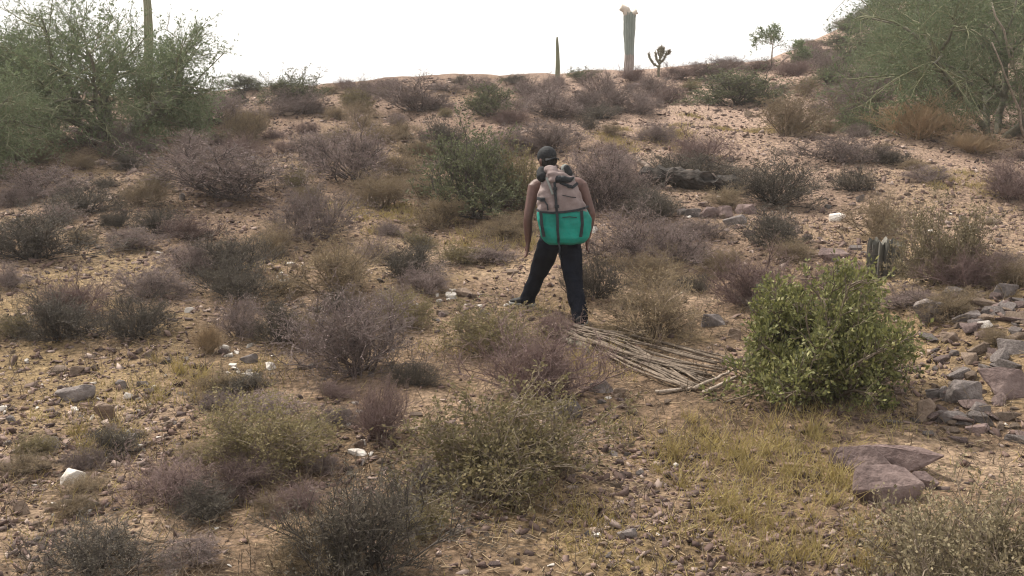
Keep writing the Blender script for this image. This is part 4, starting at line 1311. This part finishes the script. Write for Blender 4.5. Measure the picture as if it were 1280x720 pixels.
cuffL, cuffR = ankL - Z1 * .035, ankR - Z1 * .035
fuse('trousers', [
    loft([(pel - Z1 * .075, X1 * .15, Y1 * .11), (pel - Z1 * .02, X1 * .185, Y1 * .135), (pel + Z1 * .05, X1 * .18, Y1 * .13), (wst - Z1 * .03, X1 * .165, Y1 * .12), (wst + Z1 * .01, X1 * .158, Y1 * .115)], 24),
    limb([hpL + Z1 * .02, hpL * .5 + knL * .5, knL, knL * .5 + cuffL * .5, cuffL], [.112, .105, .084, .080, .074]),
    limb([hpR + Z1 * .02, hpR * .5 + knR * .5, knR, knR * .5 + cuffR * .5, cuffR], [.112, .105, .084, .080, .074])],
    .011, M['trousers'], man, ORG, 5, .009, 9)
fuse('tank_top', [
    loft([(wst - Z1 * .05, X1 * .170, Y1 * .125), (wst + Z1 * .03, X1 * .160, Y1 * .115), ((wst + chs) / 2, X1 * .168, Y1 * .118), (chs, X1 * .186, Y1 * .127), (shc - Z1 * .025, X1 * .165, Y1 * .112), (shc + Z1 * .012, X1 * .13, Y1 * .095)], 24),
    limb([shc + np.array([-.115, -.08, -.05]), shc + np.array([-.115, 0, .062]), shc + np.array([-.11, .09, -.05])], [.03, .028, .03], 10),
    limb([shc + np.array([.115, -.08, -.05]), shc + np.array([.115, 0, .062]), shc + np.array([.11, .09, -.05])], [.03, .028, .03], 10)],
    .010, M['shirt'], man, ORG, 3, .004)


def shoe(ank, ground_pt, yaw):
    c_, s_ = math.cos(yaw), math.sin(yaw)
    f_ = np.array([-s_, c_, 0]); sd_ = np.array([c_, s_, 0])
    g0 = np.array([ank[0], ank[1], float(H(ank[0], ank[1]))])
    gt = g0 + f_ * .2
    sl = (float(H(gt[0], gt[1])) - g0[2]) / .2
    f_ = norm(f_ + Z1 * np.clip(sl, -.3, .3) * .7)
    up = norm(np.cross(sd_, f_)); g0 = g0 + up * .004
    sole = loft([(g0 + f_ * k_ + up * .012, sd_ * a_, up * .016) for k_, a_ in [(-.085, .022), (-.07, .036), (-.02, .040), (.06, .040), (.13, .048), (.175, .038), (.20, .018)]], 14, 4)
    upper = [loft([(g0 + f_ * k_ + up * z_, sd_ * a_, up * h_) for k_, a_, z_, h_ in [(-.082, .022, .055, .035), (-.065, .034, .06, .045), (-.01, .038, .062, .05), (.06, .040, .052, .04), (.12, .044, .04, .03), (.17, .034, .034, .022), (.195, .014, .03, .012)]], 16),
             limb([g0 + up * .05, g0 + up * .09 + (ank - g0) * .1, ank + Z1 * .0], [.042, .043, .043], 12)]
    u_ = fuse('shoe', upper, .008, M['shoe'], man, ORG, 2)
    raw('sole', sole, M['sole'], u_, ORG)


shoe(ankL, fl, R(62)); shoe(ankR, fr, R(-14))
# cap worn backwards, with short hair at the nape
cap = fuse('cap', [ball(hp(0, -.004, .040), .088, .106, .092, HM)], .008, M['black_cloth'], man, ORG, 2)
bill = [(hp(x_ * .078, -.085 - .052 * (1 - abs(x_) ** 2.2) * k_, .010 - .022 * k_ - .018 * abs(x_)), 0) for k_ in (0, 1) for x_ in np.linspace(-1, 1, 11)]
bv = np.array([q[0] for q in bill]); bv = np.concatenate([bv, bv - np.array([0, 0, .006])])
bf = [(i, i + 1, i + 12, i + 11) for i in range(10)] + [(i + 22, i + 33, i + 34, i + 23) for i in range(10)] + [(i + 11, i + 12, i + 34, i + 33) for i in range(10)] + [(i, i + 22, i + 23, i + 1) for i in range(10)]
raw('bill', (bv, bf), M['black_cloth'], cap, ORG)
fuse('hair', [ball(hp(0, -.022, -.012), .081, .086, .075, HM), ball(hp(0, .045, -.085), .050, .045, .040, HM)], .008, M['hair'], man, ORG, 2)

# backpack
YB = Y0 - .20
PKO = P(702, 300, YB)
pack = thing('backpack', 'beige and teal roll-top backpack with black straps on the hiker\'s back', 'backpack', PKO)


def ring(py, xl, xr, dep=.13, y_=0.0):
    a_, b_ = P(xl, py, YB + y_), P(xr, py, YB + y_)
    return ((a_ + b_) / 2, (b_ - a_) / 2, Y1 * dep)


fuse('upper_compartment', [loft([ring(213, 685, 711, .07, .04), ring(219, 679, 716, .10, .03), ring(230, 676, 720, .12), ring(243, 673, 726, .14), ring(255, 671, 731, .145), ring(264, 671, 734, .145), ring(268, 673, 733, .13)], 32, 2.8)],
     .010, M['pack_beige'], pack, PKO, 3, .016, 9)
fuse('lower_compartment', [loft([ring(261, 673, 732, .14), ring(264, 671, 735, .152), ring(274, 671, 739, .158), ring(286, 673, 739, .155), ring(296, 676, 736, .145), ring(302, 680, 731, .12), ring(305, 686, 724, .08)], 32, 2.8)],
     .010, M['pack_teal'], pack, PKO, 3, .011, 7)


def strap(pts, w, th=.006, mat='webbing', name='strap'):
    """flat webbing through (px, py, depth offset)"""
    q = np.array([P(a_, b_, YB + c_) for a_, b_, c_ in pts]); K_ = len(q)
    tg = norm(np.gradient(q, axis=0)); sd_ = norm(np.cross(tg, Y1))
    nn = np.cross(sd_, tg)
    return raw(name, loft([(q[i], sd_[i] * w, nn[i] * th) for i in range(K_)], 8, 5), M[mat], pack, PKO, False)


strap([(691, 216, -.10), (693, 226, -.128), (694, 238, -.146), (695, 252, -.154), (696, 264, -.160), (697, 276, -.168), (697, 288, -.166), (698, 297, -.154), (698, 303, -.12)], .012)
strap([(671, 262, -.07), (676, 265, -.142), (690, 266, -.158), (705, 265, -.160), (720, 263, -.154), (731, 260, -.135), (735, 258, -.06)], .010, .006)
strap([(676, 264, -.14), (677, 280, -.152), (680, 296, -.135)], .014)
strap([(727, 263, -.142), (728, 280, -.150), (726, 296, -.135)], .014)
strap([(672, 248, -.06), (676, 249, -.125), (681, 249, -.142)], .016)
strap([(683, 222, -.09), (687, 232, -.125), (691, 243, -.145)], .010, .006, 'pack_grey')
strap([(700, 228, -.115), (710, 232, -.130), (716, 234, -.125), (722, 229, -.08)], .014)
# buckles, pocket seam and loose strap ends
for a_, b_, c_ in [(694, 236, -.158), (696, 258, -.172), (678, 250, -.148), (712, 233, -.146)]:
    q = P(a_, b_, YB + c_)
    raw('buckle', loft([(q + Z1 * k_, X1 * .020, Y1 * .007) for k_ in (-.014, -.010, .010, .014)], 8, 5), M['webbing'], pack, PKO, False)
strap([(698, 303, -.14), (700, 310, -.15), (699, 318, -.145), (701, 324, -.14)], .008, .003)
strap([(680, 250, -.15), (684, 256, -.162), (685, 263, -.165)], .007, .003)
strap([(703, 272, -.172), (712, 271, -.172), (721, 272, -.166)], .004, .004)
strap([(703, 244, -.156), (712, 246, -.155), (720, 247, -.146)], .004, .004)
# the rolled top and what is tucked in it
fuse('roll_top', [limb([P(683, 214, YB), P(690, 212, YB - .03), P(692, 219, YB - .08), P(690, 226, YB - .11)], [.040, .052, .05, .035]), limb([P(690, 222, YB - .06), P(702, 221, YB - .09), P(713, 223, YB - .09), P(718, 219, YB - .08)], [.04, .04, .032, .016])],
     .009, M['pack_beige'], pack, PKO, 3, .012, 14)
fuse('grey_wrap', [limb([P(689, 226, YB - .085), P(700, 223, YB - .12), P(712, 225, YB - .11), P(717, 221, YB - .09)], [.026, .034, .028, .014])], .008, M['webbing'], pack, PKO, 3, .008, 14)
fuse('side_pouch', [limb([P(677, 213, YB + .02), P(678, 222, YB - .02)], [.045, .05])], .008, M['black_cloth'], pack, PKO, 2, .006)
fuse('rolled_mat', [limb([P(706, 210, YB + .02), P(713, 224, YB - .02)], [.042, .045])], .008, M['pack_grey'], pack, PKO, 2, .004)
fuse('mat_end', [limb([P(708, 209, YB - .03), P(712, 218, YB - .055)], [.030, .033])], .008, M['black_cloth'], pack, PKO, 2, .003)
for s, sh in ((-1, shL), (1, shR)):
    q = [shc + np.array([s * .125, -.11, .0]), shc + np.array([s * .13, -.05, .055]), shc + np.array([s * .13, .03, .062]), shc + np.array([s * .125, .11, .0]), shc + np.array([s * .13, .13, -.14]), shc + np.array([s * .16, .09, -.27]), shc + np.array([s * .17, -.08, -.32])]
    fuse('shoulder_strap', [limb(q, [.026] * 7, 10)], .008, M['pack_grey'], pack, PKO, 2)

# ------------------------------------------------------------------ haze
HAZE = 0.0009
if HAZE > 0:
    c = np.array([[-1, -1, -1], [1, -1, -1], [1, 1, -1], [-1, 1, -1], [-1, -1, 1], [1, -1, 1], [1, 1, 1], [-1, 1, 1]], float)
    q = np.array([[0, 3, 2, 1], [4, 5, 6, 7], [0, 1, 5, 4], [1, 2, 6, 5], [2, 3, 7, 6], [3, 0, 4, 7]])
    z0, z1 = float(Z.min()) - 1.0, float(Z.max()) + 9.0
    m, n_, l_ = new_mat('haze')
    out = n_.new('ShaderNodeOutputMaterial')
    pv = n_.new('ShaderNodeVolumePrincipled')
    pv.inputs['Color'].default_value = (.96, .94, .93, 1)
    pv.inputs['Density'].default_value = HAZE
    pv.inputs['Anisotropy'].default_value = .2
    l_.new(pv.outputs[0], out.inputs['Volume'])
    hz = obj('haze', mesh('haze', c * np.array([130, 80, (z1 - z0) / 2]) + np.array([0, 66, (z0 + z1) / 2]), q), m, kind='stuff')
